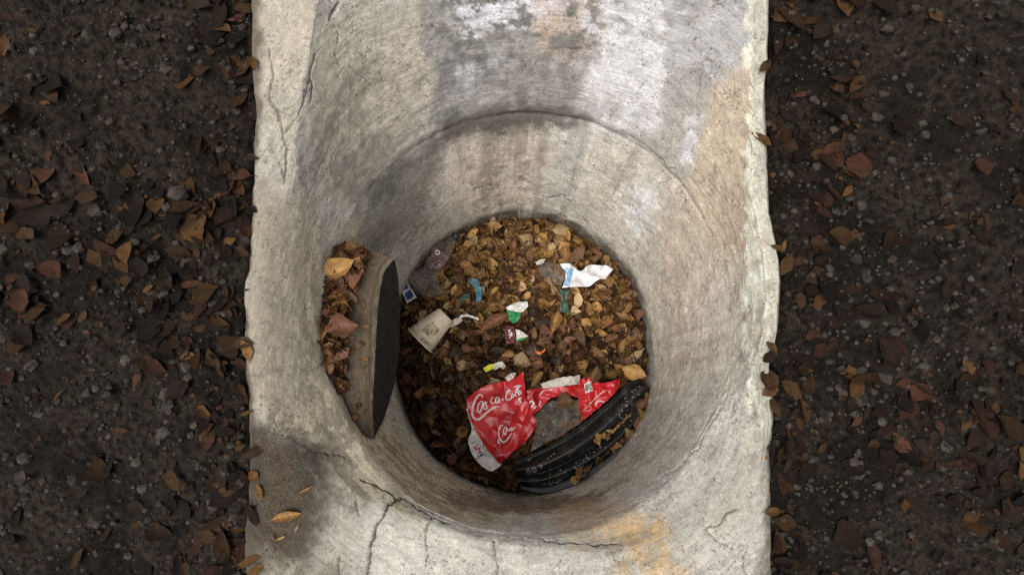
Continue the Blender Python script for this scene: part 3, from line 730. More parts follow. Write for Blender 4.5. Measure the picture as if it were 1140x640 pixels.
def put_leaf(p, size, colr, label, group, tilt=0.45, shape=None, yaw=None, wide=None):
    o = bpy.data.objects.new('dry_leaf', leaf_mesh(random.randrange(24) if shape is None else shape, colr)); col.objects.link(o)
    yaw = random.uniform(0, 6.283) if yaw is None else yaw
    o.rotation_euler = (random.gauss(0, tilt), random.gauss(0, tilt), yaw)
    o.scale = (size, size * (random.uniform(0.85, 1.25) if wide is None else wide), size * (1 if wide is None else 0.5)); o.location = p
    return tag(o, label, 'leaf', group)

MARKS = [(477, 370, 'the foam cup', 48), (517, 355, 'the bent paper strip', 26), (655, 306, 'the foil wrapper', 46), (612, 303, 'the clear tail of the foil wrapper', 30), (576, 347, 'the green wrapper scrap', 34), (576, 374, 'the torn packet corner', 26),
         (486, 290, 'the crushed bottle', 44), (454, 325, 'the blue and white packet', 22), (528, 324, 'the teal scrap', 30), (628, 335, 'the dark green bag scrap', 28), (600, 390, 'the orange scrap', 30), (548, 409, 'the yellow wrapper', 30),
         (525, 470, 'the white band of the red wrap', 46), (540, 535, 'the lower tip of the red wrap', 44), (625, 415, 'the white strip of the red wrap', 36), (690, 410, 'the red flap', 34), (450, 400, 'the dark slab edge', 40), (450, 460, 'the dark slab edge', 40), (445, 350, 'the dark slab edge', 26)]
def near_what(sx, sy, edge):
    best = min(MARKS, key=lambda m: math.hypot(sx - m[0], sy - m[1]) / m[3])
    if math.hypot(sx - best[0], sy - best[1]) < best[3]: return 'beside ' + best[2]
    return 'against the curved foot of the wall' if edge else 'on open litter away from the rubbish'
def in_bed(x, y, m=0.02):
    d = math.hypot(x - CXY[0], y - CXY[1]); a = math.atan2(y - CXY[1], x - CXY[0])
    return d < np.interp(a, TH, r_bed, period=2 * math.pi) - m
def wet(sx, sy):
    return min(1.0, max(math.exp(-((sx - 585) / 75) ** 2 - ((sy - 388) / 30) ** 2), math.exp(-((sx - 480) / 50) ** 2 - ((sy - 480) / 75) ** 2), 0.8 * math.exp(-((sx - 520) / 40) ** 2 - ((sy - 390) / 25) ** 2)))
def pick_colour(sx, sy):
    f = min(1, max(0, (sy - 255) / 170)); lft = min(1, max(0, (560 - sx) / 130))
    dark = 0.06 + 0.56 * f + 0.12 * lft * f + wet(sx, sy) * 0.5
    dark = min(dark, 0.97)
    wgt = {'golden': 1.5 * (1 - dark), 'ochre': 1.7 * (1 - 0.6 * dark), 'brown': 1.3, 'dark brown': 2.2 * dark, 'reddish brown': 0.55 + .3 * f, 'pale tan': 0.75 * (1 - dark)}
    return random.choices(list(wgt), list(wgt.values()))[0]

# litter below the top leaves: too many to count
def litter(name, spots, mat, flat=1.0):
    Vs, Fs, Cs, off = [], [], [], 0
    for (p, size, colr, tilt, sh) in spots:
        V, F, _ = SHAPES[sh]
        R = np.array(Matrix.Rotation(random.uniform(0, 6.283), 3, 'Z') @ Matrix.Rotation(random.gauss(0, tilt), 3, 'X') @ Matrix.Rotation(random.gauss(0, tilt), 3, 'Y'))
        W = (V * size * np.array((1, random.uniform(.6, 1.25), flat))) @ R.T + np.asarray(p)
        k = random.uniform(0.65, 1.3)
        Vs.append(W); Fs += [tuple(i + off for i in f) for f in F]; off += len(V)
        Cs.append(np.tile(np.array((*(np.array(colr) * k), 1.0)), (len(V), 1)))
    me = mesh(name, np.concatenate(Vs), Fs)
    a = me.color_attributes.new('tint', 'FLOAT_COLOR', 'POINT'); a.data.foreach_set('color', np.concatenate(Cs).reshape(-1).astype(np.float32))
    return link(name, me, mat)
sp = []
while len(sp) < 4600:
    x, y = CXY[0] + random.uniform(-.5, .5), CXY[1] + random.uniform(-.55, .55)
    if not in_bed(x, y, 0.015): continue
    sx, sy = survey(np.array((x, y, 0.0)))
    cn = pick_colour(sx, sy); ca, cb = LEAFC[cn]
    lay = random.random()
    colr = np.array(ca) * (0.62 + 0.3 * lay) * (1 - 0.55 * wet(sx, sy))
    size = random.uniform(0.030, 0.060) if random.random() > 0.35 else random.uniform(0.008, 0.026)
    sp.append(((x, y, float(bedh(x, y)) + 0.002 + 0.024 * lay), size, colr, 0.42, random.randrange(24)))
tag(litter('leaf_litter', sp, M_LITTER), 'matted brown leaf litter covering the pit floor', 'leaf litter', kind='stuff')

# single leaves on top of the litter
placed = []; n_top = 0; tries = 0
while n_top < 225 and tries < 20000:
    tries += 1
    x, y = CXY[0] + random.uniform(-.48, .48), CXY[1] + random.uniform(-.52, .52)
    if not in_bed(x, y, 0.03): continue
    sx, sy = survey(np.array((x, y, 0.03)))
    if sx < 448 and sy > 285: continue
    if polysd(np.array(sx), np.array(sy), [(516, 440), (590, 410), (690, 415), (722, 430), (722, 470), (640, 540), (575, 545), (520, 520)]) < 0: continue
    if min(((x - a) ** 2 + (y - b) ** 2 for a, b in placed), default=1) < 0.024 ** 2: continue
    placed.append((x, y)); n_top += 1
    cn = pick_colour(sx, sy)
    where = near_what(sx, sy, not in_bed(x, y, 0.075)); size = random.triangular(0.038, 0.080, 0.048)
    adj = 'small' if size < 0.047 else 'large' if size > 0.063 else 'middling'
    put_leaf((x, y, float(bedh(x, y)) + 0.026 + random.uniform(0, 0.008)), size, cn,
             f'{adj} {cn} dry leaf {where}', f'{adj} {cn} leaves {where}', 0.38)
# leaves on the slab
LS = [(398, 298, 'golden', .075), (404, 303, 'golden', .06)]
for i in range(38):
    t = random.uniform(0.04, 0.66); w = random.uniform(0.22, 0.80) * (1 - 0.30 * t)
    k = int(t * (nt - 1)); r = int(w * (TOP.shape[0] - 9))
    p = TOP[r, k]
    cn = random.choices(['brown', 'ochre', 'golden', 'reddish brown', 'dark brown'], [3, 2.4, 1.2, 2.2, 1.5])[0]
    size = random.uniform(0.04, 0.062); adj = 'small' if size < 0.047 else 'large' if size > 0.056 else 'middling'
    side = 'against the wall' if w < 0.38 else 'beside the bare strip' if w > 0.55 else 'in the middle of the drift'
    put_leaf((p[0], p[1], p[2] + 0.012 + random.uniform(0, .012)), size, cn, f'{adj} {cn} dry leaf on the broken slab, {side}', f'{adj} {cn} leaves on the slab {side}', 0.35)
p = TOP[22, 18]; put_leaf((p[0], p[1], p[2] + .034), 0.078, 'golden', 'largest golden leaf, flat on the broken slab', None, 0.12, shape=3)
p = TOP[30, 50]; put_leaf((p[0], p[1], p[2] + .028), 0.07, 'reddish brown', 'large reddish leaf curled at the middle of the broken slab', None, 0.12, shape=5, yaw=0.2)
sp = []
for i in range(420):
    t = random.uniform(0.02, 0.76); w = random.uniform(0.15, 0.80 - 0.34 * t)
    p = TOP[int(w * (TOP.shape[0] - 9)), int(t * (nt - 1))]
    cn = random.choice(['brown', 'ochre', 'dark brown', 'reddish brown'])
    sp.append(((p[0], p[1], p[2] + random.uniform(0.002, 0.014)), random.uniform(0.02, 0.05), np.array(LEAFC[cn][0]) * 0.8, 0.4, random.randrange(24)))
for i in range(46):
    p = TOP[int(random.uniform(0.5, 0.97) * (TOP.shape[0] - 9)), int(random.uniform(0.05, 0.9) * (nt - 1))]
    sp.append(((p[0], p[1], p[2] + 0.003), random.uniform(0.006, 0.022), np.array(LEAFC['ochre'][0]) * random.uniform(.4, .9), 0.2, random.randrange(24)))
tag(litter('slab_leaf_litter', sp, M_LITTER), 'small broken leaves heaped on the slab against the wall', 'leaf litter', kind='stuff')

# ------------------------------------------------------------------ black plastic sheet folded in long ridges
bag = thing('plastic_sheet', tuple(at(640, 495, 0.0)), 'black plastic sheet folded in long ridges, leaning on the foot of the wall', 'plastic sheet')
def ridges(u, v):
    a = 0.030 + 0.050 * v
    r1 = 0.016 * np.exp(-((v - 0.02) / 0.035) ** 2)
    r2 = 0.028 * np.exp(-((v - 0.30 - 0.02 * np.sin(u * 5)) / 0.13) ** 2)
    g1 = -0.020 * np.exp(-((v - 0.53 - 0.015 * np.sin(u * 7)) / 0.035) ** 2)
    r3 = 0.020 * np.exp(-((v - 0.66) / 0.08) ** 2)
    r4 = 0.0 * np.sin(v * 62 + 1.5 * np.sin(u * 4)) * smooth(0.02, 0.12, v)
    g2 = r4 - 0.022 * np.exp(-((v - 0.80) / 0.04) ** 2)
    return a + r1 + r2 + g1 + r3 + g2 - 0.02 * (np.abs(u - .5) * 2) ** 4
BG, bvB = film('sheet', [(574, 512), (606, 497), (640, 476), (676, 446), (702, 424), (712, 423)], [(712, 423), (721, 438), (719, 456)],
               [(580, 541), (607, 544), (640, 533), (672, 515), (700, 488), (719, 456)], [(574, 512), (573, 526), (580, 541)], M_BLACK, bag, 0.035, 0.0022, 5, 3, 170, 110, ridges, freq=1.0)
strokes('edge_highlight', [[(580, 508), (588, 503.5), (600, 500), (610, 495.5), (621, 490.5)]], 1.4, bvB, M_PAPER, bag)  # pale ribbon painted along the sheet's edge as its highlight
strokes('print', [[(585, 526), (588.5, 522), (590, 525), (587, 528), (585, 526)], [(592, 523), (594, 520), (597, 522), (595.5, 525), (592, 523)], [(593, 523), (596, 522)],
                  [(600, 519), (602, 517), (603.5, 519.5), (600.5, 520)], [(609, 511), (611, 509.5)], [(612.5, 508.5), (614, 507)], [(611, 523), (613, 520)], [(616, 506), (618, 505)],
                  [(605, 541), (607, 539)], [(609, 540), (612, 538.5), (614, 539.5), (617, 537), (620, 537.5), (622, 535.5), (626, 534)], [(587, 513), (590, 511.5), (592, 510)],
                  [(623, 524), (625, 522.5)], [(629, 526), (630, 525)], [(612, 529), (613, 528)]], 1.1, bvB, M_INKG, bag)
rr = random.Random(4); fl = []
for i in range(46):
    t = rr.random(); x = 640 + 52 * t * 1.1 + rr.gauss(0, 3); y = 524 - 62 * t + rr.gauss(0, 3)
    fl.append([(x, y), (x + rr.uniform(-2, 2.5), y + rr.uniform(-2, 1))])
for i in range(26):
    x = rr.uniform(690, 712); y = 452 - (x - 690) * 0.9 + rr.gauss(0, 6)
    fl.append([(x, y), (x + rr.uniform(-1.5, 1.5), y + rr.uniform(-1.5, 1))])
strokes('flaked_coating', fl, 1.0, bvB, M_INKG, bag)['kind'] = 'stuff'
def on_bag(x, y, sz, cn, label, group=None, tilt=.3, lift=.008):
    p = drop(bvB, x, y, lift)
    if p is None: p = Vector(at(x, y, 0.06))
    return put_leaf(p, sz, cn, label, group, tilt)
for i in range(17):
    t = i / 16; x = 664 + 38 * t + random.gauss(0, 1.5); y = 490 - 28 * t + random.gauss(0, 1.5)
    on_bag(x, y, random.uniform(0.022, 0.036), random.choice(['golden', 'pale tan', 'golden', 'ochre']), 'small golden leaf caught in the groove of the black plastic', 'leaves in the groove of the black plastic')
for (x, y, s, cn) in [(716, 452, .05, 'reddish brown'), (718, 440, .04, 'ochre'), (707, 470, .05, 'reddish brown'), (699, 479, .05, 'pale tan'), (694, 492, .06, 'reddish brown'), (686, 500, .05, 'golden'),
                      (672, 508, .07, 'reddish brown'), (668, 514, .05, 'golden'), (655, 524, .04, 'ochre'), (648, 530, .055, 'ochre'), (640, 534, .04, 'golden'), (703, 484, .05, 'ochre'), (712, 462, .045, 'golden')]:
    on_bag(x, y, s, cn, f'{cn} leaf lodged between black plastic and wall', f'{cn} leaves between black plastic and wall', .4)

# ------------------------------------------------------------------ red shrink wrap of a drinks pack
wrap = thing('shrink_wrap', tuple(at(590, 465, 0.0)), 'crumpled red drinks-pack wrap with white script lettering on the leaves', 'wrapper')
main, bvM = film('red_panel', [(519, 443), (538, 430), (562, 424), (572, 421), (583, 413)], [(583, 413), (586, 440), (592, 455), (598, 472)],
                 [(557, 517), (573, 501), (588, 488), (598, 472)], [(519, 443), (521, 458), (530, 479), (541, 497), (557, 517)], M_RED, wrap, 0.06, 0.011, 12, 12, 90, 90, lambda u, v: 0.012 * np.sin(u * 3.1) * np.sin(v * 3.1))
wb, bvW = film('white_band', [(519, 454), (521, 456)], [(521, 456), (530, 478), (539, 494), (548, 505), (559, 517)], [(552, 522), (559, 517)],
               [(519, 454), (525, 478), (521, 492), (530, 512), (545, 524), (552, 522)], M_WHITE, wrap, 0.058, 0.006, 6, 6, 26, 80)
strip, bvS = film('red_strip', [(586, 434), (605, 431), (625, 430), (645, 428)], [(645, 428), (645, 443)], [(590, 464), (600, 457), (613, 443), (630, 440), (645, 443)], [(586, 434), (587, 448), (590, 464)], M_RED, wrap, 0.062, 0.009, 9, 9, 80, 46)
wst, bvWS = film('white_strip', [(602, 427), (620, 421), (646, 417)], [(646, 417), (646, 427)], [(604, 432), (625, 430), (646, 427)], [(602, 427), (604, 432)], M_PAPER, wrap, 0.066, 0.006, 8, 19, 60, 20)
flap, bvF = film('red_flap', [(643, 426), (654, 418), (670, 426), (691, 421)], [(691, 421), (690, 430), (684, 438)], [(647, 469), (665, 455), (684, 438)], [(643, 426), (644, 447), (647, 469)], M_RED, wrap, 0.09, 0.008, 8, 15, 70, 60)
cp, bvC = film('clear_panel', [(596, 462), (615, 446), (646, 445)], [(646, 445), (647, 470)], [(590, 502), (620, 486), (647, 470)], [(596, 462), (597, 478), (590, 502)], M_CLEAR2, wrap, 0.062, 0.020, 16, 29, 90, 80, freq=1.2)
def cp1(L): return [(515 + x / 10.67, 410 + y / 10.67) for x, y in L]
def cp2(L): return [(515 + x / 9.14, 460 + y / 9.14) for x, y in L]
strokes('large_script', [(cp1([(240, 350), (222, 312), (188, 322), (148, 385), (118, 480), (118, 555), (148, 600), (190, 605), (240, 570), (290, 520), (345, 482), (395, 462)]), 2.3),
                         (cp1([(225, 385), (192, 425), (180, 480), (190, 520), (214, 508), (234, 455), (240, 400), (224, 385)]), 1.6),
                         (cp1([(296, 402), (264, 405), (250, 445), (262, 482), (300, 465)]), 1.5), (cp1([(268, 400), (285, 440), (292, 478)]), 1.3),
                         (cp1([(372, 348), (350, 352), (336, 392), (350, 418), (376, 402)]), 1.4),
                         (cp1([(430, 345), (402, 348), (390, 390), (402, 412), (424, 390), (436, 346), (428, 400), (446, 408)]), 1.4), (cp1([(345, 456), (395, 452), (442, 456)]), 1.2),
                         (cp1([(470, 372), (492, 362)]), 1.3), (cp1([(572, 268), (548, 262), (520, 300), (514, 350), (530, 378), (562, 366), (590, 340)]), 1.9),
                         (cp1([(602, 300), (584, 318), (590, 346), (608, 332), (602, 300)]), 1.3), (cp1([(618, 330), (640, 280), (668, 222), (662, 205), (640, 250), (630, 320), (648, 330)]), 1.4),
                         (cp1([(690, 262), (668, 268), (662, 302), (676, 312), (692, 270), (694, 308)]), 1.4), (cp1([(612, 222), (655, 206), (702, 212)]), 1.4), (cp1([(702, 345), (672, 366), (690, 394), (662, 430)]), 1.6)], 1.5, bvM, M_INK, wrap)
strokes('small_script', [(cp2([(415, 122), (388, 124), (370, 178), (374, 238), (398, 284), (430, 286), (470, 242), (502, 196)]), 1.9), (cp2([(436, 135), (416, 170), (424, 214), (440, 204), (446, 160), (436, 135)]), 1.2),
                         (cp2([(452, 150), (468, 176), (500, 142), (492, 176), (538, 134)]), 1.5), (cp2([(370, 262), (362, 285), (378, 310)]), 1.6)], 1.4, bvM, M_INK, wrap)
strokes('printed_number', [(cp2([(112, 352), (128, 330)]), 1.0), (cp2([(150, 322), (128, 345), (142, 368), (166, 352), (176, 376), (160, 402), (142, 396)]), 1.5)], 1.3, bvW, M_INKR, wrap)
strokes('fine_print', [cp2([(150, 440), (165, 420)]), cp2([(168, 452), (182, 425), (176, 410)]), cp2([(188, 430), (202, 400)]), cp2([(178, 395), (196, 388)]), cp2([(140, 465), (156, 452)])], 1.3, bvW, M_INKK, wrap)
patch('barcode_label', [(650, 427), (657.5, 424), (660, 434.5), (652, 438)], bvF, M_WHITE, wrap, 7, 0.0014)
strokes('barcode', [[(651.2 + 0.85 * i, 427.6 - 0.33 * i), (653.0 + 0.85 * i, 436.0 - 0.35 * i)] for i in range(8)], 0.45, bvF, M_INKK, wrap, 0.003)
strokes('flap_script', [([(662, 451), (663.5, 448), (668, 446.5), (673, 447.5)], 1.6), ([(648.5, 457.5), (656, 450), (663, 443), (670, 437), (675, 434.5)], 0.9)], 1.0, bvF, M_INK, wrap)
strokes('strip_script', [([(588, 450), (592, 446), (594, 450), (590, 454)], 1.8), ([(600, 440), (604, 436), (607, 434)], 1.3), ([(594, 455), (597, 452)], 1.4), ([(612, 434), (615, 433)], 1.6), ([(602, 446), (600, 452)], 1.2)], 1.4, bvS, M_INK, wrap)

# ------------------------------------------------------------------ foam cup
def cup_pt(s, a, R0=0.054, R1=0.036, L=0.128, dr=0.0):
    r = R0 + (R1 - R0) * s + dr
    return np.array((s * L, r * math.cos(a), r * math.sin(a)))
cup = thing('foam_cup', (0, 0, 0), 'dirty beige foam cup lying on its side in the leaves', 'cup')
base_c = at(467.5, 379, 0.075); tip_c = at(494, 354.5, 0.068)
ang = math.atan2(tip_c[1] - base_c[1], tip_c[0] - base_c[0])
cup.location = base_c; cup.rotation_euler = (0, math.radians(-2), ang)
na = 48
prof = [(0, -.0022), (0.0, 0), (0.3, 0), (0.6, 0), (0.97, 0), (1.0, -.004), (1.0, -.035), (0.93, -.035), (0.93, -.0028), (0.5, -.0022), (0.0, -.0022)]
def lathe(pf, n, wob=0.0, **kw):
    return np.array([[cup_pt(s, 2 * math.pi * k / n, dr=d + (wob * math.sin(2 * (2 * math.pi * k / n) + 1) * (1 - s)), **kw) for k in range(n)] for s, d in pf])
o = link('cup_body', grid_mesh('cup_body', lathe(prof, na, 0.003), True), M_CUP, cup)
tor = [(0.0 + 0.022 * math.cos(q) + .012, 0.0032 * math.sin(q) + 0.0008) for q in np.linspace(0, 2 * math.pi, 11)]
link('cup_rim', grid_mesh('cup_rim', lathe(tor, na, 0.003), True), M_CUP, cup)
tor = [(0.17 + 0.010 * math.cos(q), 0.0014 * math.sin(q) + 0.0004) for q in np.linspace(0, 2 * math.pi, 9)]
link('cup_ridge', grid_mesh('cup_ridge', lathe(tor, na, 0.003), True), M_CUP, cup)
PT = np.array([[cup_pt(s, a, dr=0.0016 + 0.003 * math.sin(2 * a + 1) * (1 - s)) for a in np.linspace(1.35, 2.30, 12)] for s in np.linspace(0.26, 0.60, 10)])
link('cup_print', grid_mesh('cup_print', PT), M_CUPSTAIN, cup)
PT = np.array([[cup_pt(s, a, dr=0.0016 + 0.003 * math.sin(2 * a + 1) * (1 - s)) for a in np.linspace(1.75, 2.45, 10)] for s in np.linspace(0.05, 0.13, 4)])
link('cup_print', grid_mesh('cup_print', PT), M_CUPSTAIN, cup)

def scrap(name, label, cat, pieces, group=None):
    """pieces: (part name, top, right, bottom, left, material, z, amp, seed)"""
    xs = [q for pc in pieces for q in pc[1]]
    c0 = np.mean(np.array(xs), 0)
    root = thing(name, tuple(at(c0[0], c0[1], 0.02)), label, cat, group)
    B = []
    for pn, t_, r_, b_, l_, m_, z_0, am, sd_ in pieces:
        o, bv = film(pn, t_, r_, b_, l_, m_, root, z_0, am, 7, sd_, 34, 30); B.append(bv)
    return root, B
scrap('folded_strip', 'bent white paper strip sticking out beside the foam cup', 'paper strip',
      [('wide_end', [(498, 360), (506, 355), (513, 352)], [(513, 352), (515, 357)], [(501, 365), (508, 362), (515, 357)], [(498, 360), (501, 365)], M_PAPER, .055, .004, 31),
       ('narrow_end', [(512, 350.5), (520, 350), (533, 354)], [(533, 354), (533, 356.5)], [(513, 353.5), (521, 352.5), (533, 356.5)], [(512, 350.5), (513, 353.5)], M_WHITE, .06, .003, 32)])
foil, fb = scrap('foil_wrapper', 'crumpled silver foil snack wrapper with a pale blue band', 'wrapper',
      [('foil', [(623, 294), (636, 295), (647, 301), (656, 295), (674, 296), (682, 300)], [(682, 300), (678, 306), (674, 311)], [(626, 320), (640, 319), (655, 318), (666, 312), (674, 311)], [(623, 294), (630, 305), (626, 320)], M_FOIL, .06, .012, 41),
       ('clear_tail', [(600, 291), (612, 292), (624, 294)], [(624, 294), (629, 305), (625, 318)], [(606, 312), (616, 316), (625, 318)], [(600, 291), (601, 302), (606, 312)], M_CLEAR, .052, .010, 42),
       ('torn_corner', [(596, 292), (601, 289), (608, 288)], [(608, 288), (606, 291)], [(598, 295), (602, 294), (606, 291)], [(596, 292), (598, 295)], M_PAPER, .06, .004, 43)])
patch('blue_band', [(631, 297), (638, 300), (633, 319), (625, 317)], fb[0], M_BLUE, foil, 10, 0.002)
scrap('green_wrapper', 'green and white snack wrapper scrap lying in the middle of the leaves', 'wrapper',
      [('green_side', [(564, 345), (572, 347), (580, 348)], [(580, 348), (579, 353), (576, 358)], [(567, 356), (572, 359), (576, 358)], [(564, 345), (567, 356)], M_GREEN, .06, .005, 51),
       ('white_side', [(563, 342), (573, 337), (587, 335)], [(587, 335), (588, 341)], [(565, 345), (575, 347), (582, 347), (588, 341)], [(563, 342), (565, 345)], M_WHITE, .064, .006, 52)])
scrap('torn_wrapper', 'torn white and green packet corner below the green wrapper scrap', 'wrapper',
      [('white_side', [(574, 366), (580, 368), (588, 374)], [(588, 374), (587, 375)], [(575, 378), (581, 376), (587, 375)], [(574, 366), (575, 378)], M_WHITE, .055, .004, 53),
       ('green_side', [(574, 377), (581, 375), (587, 374)], [(587, 374), (585, 377)], [(575, 380), (580, 379), (585, 377)], [(574, 377), (575, 380)], M_GREEN, .05, .003, 54)])
tw, tb_ = scrap('foil_packet', 'small maroon packet with silver printing near the green wrapper', 'packet',
      [('packet', [(562, 362), (573, 363)], [(573, 363), (574, 382)], [(563, 383), (574, 382)], [(562, 362), (563, 383)], simple_mat('maroon_film', (0.07, 0.012, 0.014), (0.13, 0.03, 0.03), 0.35, 60), .05, .005, 55)])
strokes('print', [[(565, 368), (568, 367), (566, 371)], [(566, 373), (569, 372), (567, 376)], [(569, 369), (570, 374)]], 1.2, tb_[0], M_INK, tw)
bp, bb = scrap('blue_packet', 'small white packet with two navy squares beside the slab', 'packet',
      [('packet', [(444, 316), (452, 312)], [(452, 312), (464, 331)], [(453, 338), (464, 331)], [(444, 316), (453, 338)], M_WHITE, .055, .003, 61)])
patch('navy_square', [(445.5, 317), (451.5, 314), (455, 320.5), (449, 324)], bb[0], M_NAVY, bp); patch('navy_square', [(450, 327), (457, 322.5), (461, 330), (454, 334.5)], bb[0], M_NAVY, bp)
scrap('teal_scrap', 'muddy teal blue plastic scrap among golden leaves', 'plastic scrap', [('film', [(521, 313), (527, 310), (533, 312)], [(533, 312), (536, 322), (536, 334)], [(530, 336), (536, 334)], [(521, 313), (529, 322), (530, 336)], M_TEAL, .05, .005, 62)])
scrap('green_scrap', 'small dull green plastic scrap beside the teal scrap', 'plastic scrap', [('film', [(511, 333), (516, 328), (522, 326)], [(522, 326), (523, 332)], [(513, 338), (523, 332)], [(511, 333), (513, 338)], M_DGREEN, .045, .004, 63)])
scrap('green_bag_scrap', 'dark green plastic bag scrap hanging below the foil wrapper', 'plastic scrap', [('film', [(623, 321), (629, 324), (635, 322)], [(635, 322), (632, 335), (634, 349)], [(623, 347), (634, 349)], [(623, 321), (625, 335), (623, 347)], M_DGREEN, .046, .006, 64)])
scrap('orange_scrap', 'bright orange curl of plastic in the dark leaves', 'plastic scrap', [('film', [(594.5, 385), (597, 390), (602, 391.5), (607, 388)], [(607, 388), (606, 391)], [(596, 391), (600, 394.5), (606, 391)], [(594.5, 385), (596, 391)], M_ORANGE, .055, .004, 65)])
scrap('yellow_wrapper', 'small yellow wrapper corner above the red wrap', 'wrapper', [('yellow_side', [(538, 410), (544, 406), (549, 405)], [(549, 405), (550, 410)], [(541, 414), (550, 410)], [(538, 410), (541, 414)], M_YELLOW, .055, .004, 66),
      ('printed_side', [(549, 405), (558, 402), (563, 407)], [(563, 407), (560, 411)], [(550, 412), (556, 409), (560, 411)], [(549, 405), (550, 412)], M_PAPER, .055, .005, 67)])
scrap('pale_scrap', 'pale crumpled foil scrap touching the red wrap edge', 'wrapper', [('film', [(562, 420), (570, 415), (575, 415)], [(575, 415), (572, 421)], [(565, 425), (572, 421)], [(562, 420), (565, 425)], M_PAPER, .07, .006, 68)])

# ------------------------------------------------------------------ crushed clear bottle by the far wall
bot = thing('plastic_bottle', (0, 0, 0), 'crushed clear plastic bottle with a faded red label', 'bottle')
b0 = at(463, 322, 0.062); b1 = at(508, 262, 0.062)
dv = b1 - b0; LB = float(np.linalg.norm(dv)); angb = math.atan2(dv[1], dv[0])
bot.location = b0; bot.rotation_euler = (0, 0, angb)
def bottle_ring(s, dr=0.0):
    R = np.interp(s, [0, .03, .08, .3, .34, .38, .62, .72, .84, .90, 1.0], [.020, .029, .032, .031, .029, .032, .031, .030, .016, .0125, .0125])
    a = np.linspace(0, 2 * math.pi, 40, endpoint=False)
    P = np.stack([np.full(40, s * LB), R * np.cos(a), R * np.sin(a)], -1)
    cr = fbm(np.stack([P[:, 0] * 26, np.cos(a) * 1.2, np.sin(a) * 1.2], -1), 3, 8) * 0.014 * (1 if s < 0.8 else 0.1)
    k = (R + cr + dr) / R
    P[:, 1] *= k * 1.12; P[:, 2] *= k * 0.78
    return P
link('bottle_body', grid_mesh('bottle_body', np.stack([bottle_ring(s) for s in np.linspace(0, 1, 70)]), True), M_CLEAR, bot)
link('bottle_label', grid_mesh('bottle_label', np.stack([bottle_ring(s, .0012) for s in np.linspace(.40, .66, 24)]), True), M_REDCLEAR, bot)
capp = [(0.93, .013), (0.93, .0155), (1.0, .0155), (1.015, .0145), (1.015, .001)]
link('bottle_cap', grid_mesh('bottle_cap', np.array([[(s * LB, r * math.cos(a), r * math.sin(a)) for a in np.linspace(0, 2 * math.pi, 28, endpoint=False)] for s, r in capp]), True), M_INKK, bot)
ring = []
for q in np.linspace(0, 2 * math.pi, 11)[:-1]:
    ring.append([((0.0075 + 0.0026 * math.cos(q)) * math.cos(a), (0.0075 + 0.0026 * math.cos(q)) * math.sin(a), 0.003 * math.sin(q)) for a in np.linspace(0, 2 * math.pi, 28, endpoint=False)])
ring.append(ring[0])
o = link('plastic_ring', grid_mesh('plastic_ring', np.array(ring), True), M_WHITE); o.location = at(487, 281, 0.096); o.rotation_euler = (-.15, .1, 0)
tag(o, 'tiny white plastic ring resting on the crushed bottle', 'ring')
scrap('clear_bag', 'crumpled clear plastic bag beside the crushed bottle and slab', 'plastic bag', [('film', [(455, 306), (470, 300), (485, 303)], [(485, 303), (490, 318), (497, 328)], [(462, 326), (478, 330), (497, 328)], [(455, 306), (462, 326)], M_CLEAR, .055, .012, 71)])

# ------------------------------------------------------------------ a few leaves singled out by size
def one_leaf(x, y, z, size, cn, label, shape, yaw, tilt=0.15, wide=None):
    return put_leaf(tuple(at(x, y, z)), size, cn, label, None, tilt, shape, yaw, wide)
one_leaf(642, 284, .07, .088, 'brown', 'large curled brown leaf lying behind the foil wrapper', 2, 0.7)
one_leaf(629, 282, .06, .06, 'ochre', 'upright ochre leaf next to the large curled leaf', 4, 1.6)
one_leaf(549, 358, .055, .115, 'reddish brown', 'long reddish leaf pointing at the green wrapper scrap', 3, 0.6, 0.1, 0.5)
one_leaf(660, 418, .10, .07, 'brown', 'brown leaf stuck over the top of the red flap', 1, 1.2)
one_leaf(628, 446, .085, .06, 'brown', 'brown leaf lying over the red strip and clear film', 3, 0.3)
one_leaf(597, 421, .065, .07, 'ochre', 'round ochre leaf in the notch of the red wrap', 8, 0.9)
one_leaf(706, 414, .07, .085, 'golden', 'golden leaf pressed behind the black plastic end', 9, -0.4)
one_leaf(618, 358, .065, .085, 'ochre', 'folded ochre leaf standing right of the green wrapper scrap', 7, 1.3)
# dirt corner on the rim
def rim_z(x, y, zg=0.68):
    for _ in range(6):
        p = at(x, y, zg); d = p[:2] - CXY; a = math.atan2(d[1], d[0]); r = math.hypot(*d)
        k = int(round((a + math.pi) / (2 * math.pi) * NC)) % NC
        zg = float(np.interp(r, UPD[:-7, k, :2].__sub__(CXY).__pow__(2).sum(-1) ** .5, UPD[:-7, k, 2]))
    return zg
for (x, y, s, cn, lb, sh, yw) in [(318, 574, .062, 'ochre', 'long slender ochre leaf on the dirty corner of the rim', 3, 0.22), (312, 599, .022, 'golden', 'small golden leaf fragment on the dirty rim corner', 2, 0.4),
                              (330, 588, .016, 'pale tan', 'tiny pale leaf scrap on the dirty rim corner', 5, 1.2), (341, 545, .03, 'ochre', 'ochre leaf half buried in the dirty rim corner', 0, 0.5),
                              (303, 600, .018, 'ochre', 'ochre leaf crumb at the outer edge of the rim dirt', 4, 2.0)]:
    put_leaf(tuple(at(x, y, rim_z(x, y) + .008)), s, cn, lb, None, 0.1, sh, yw, 0.42)
V, F = [], []
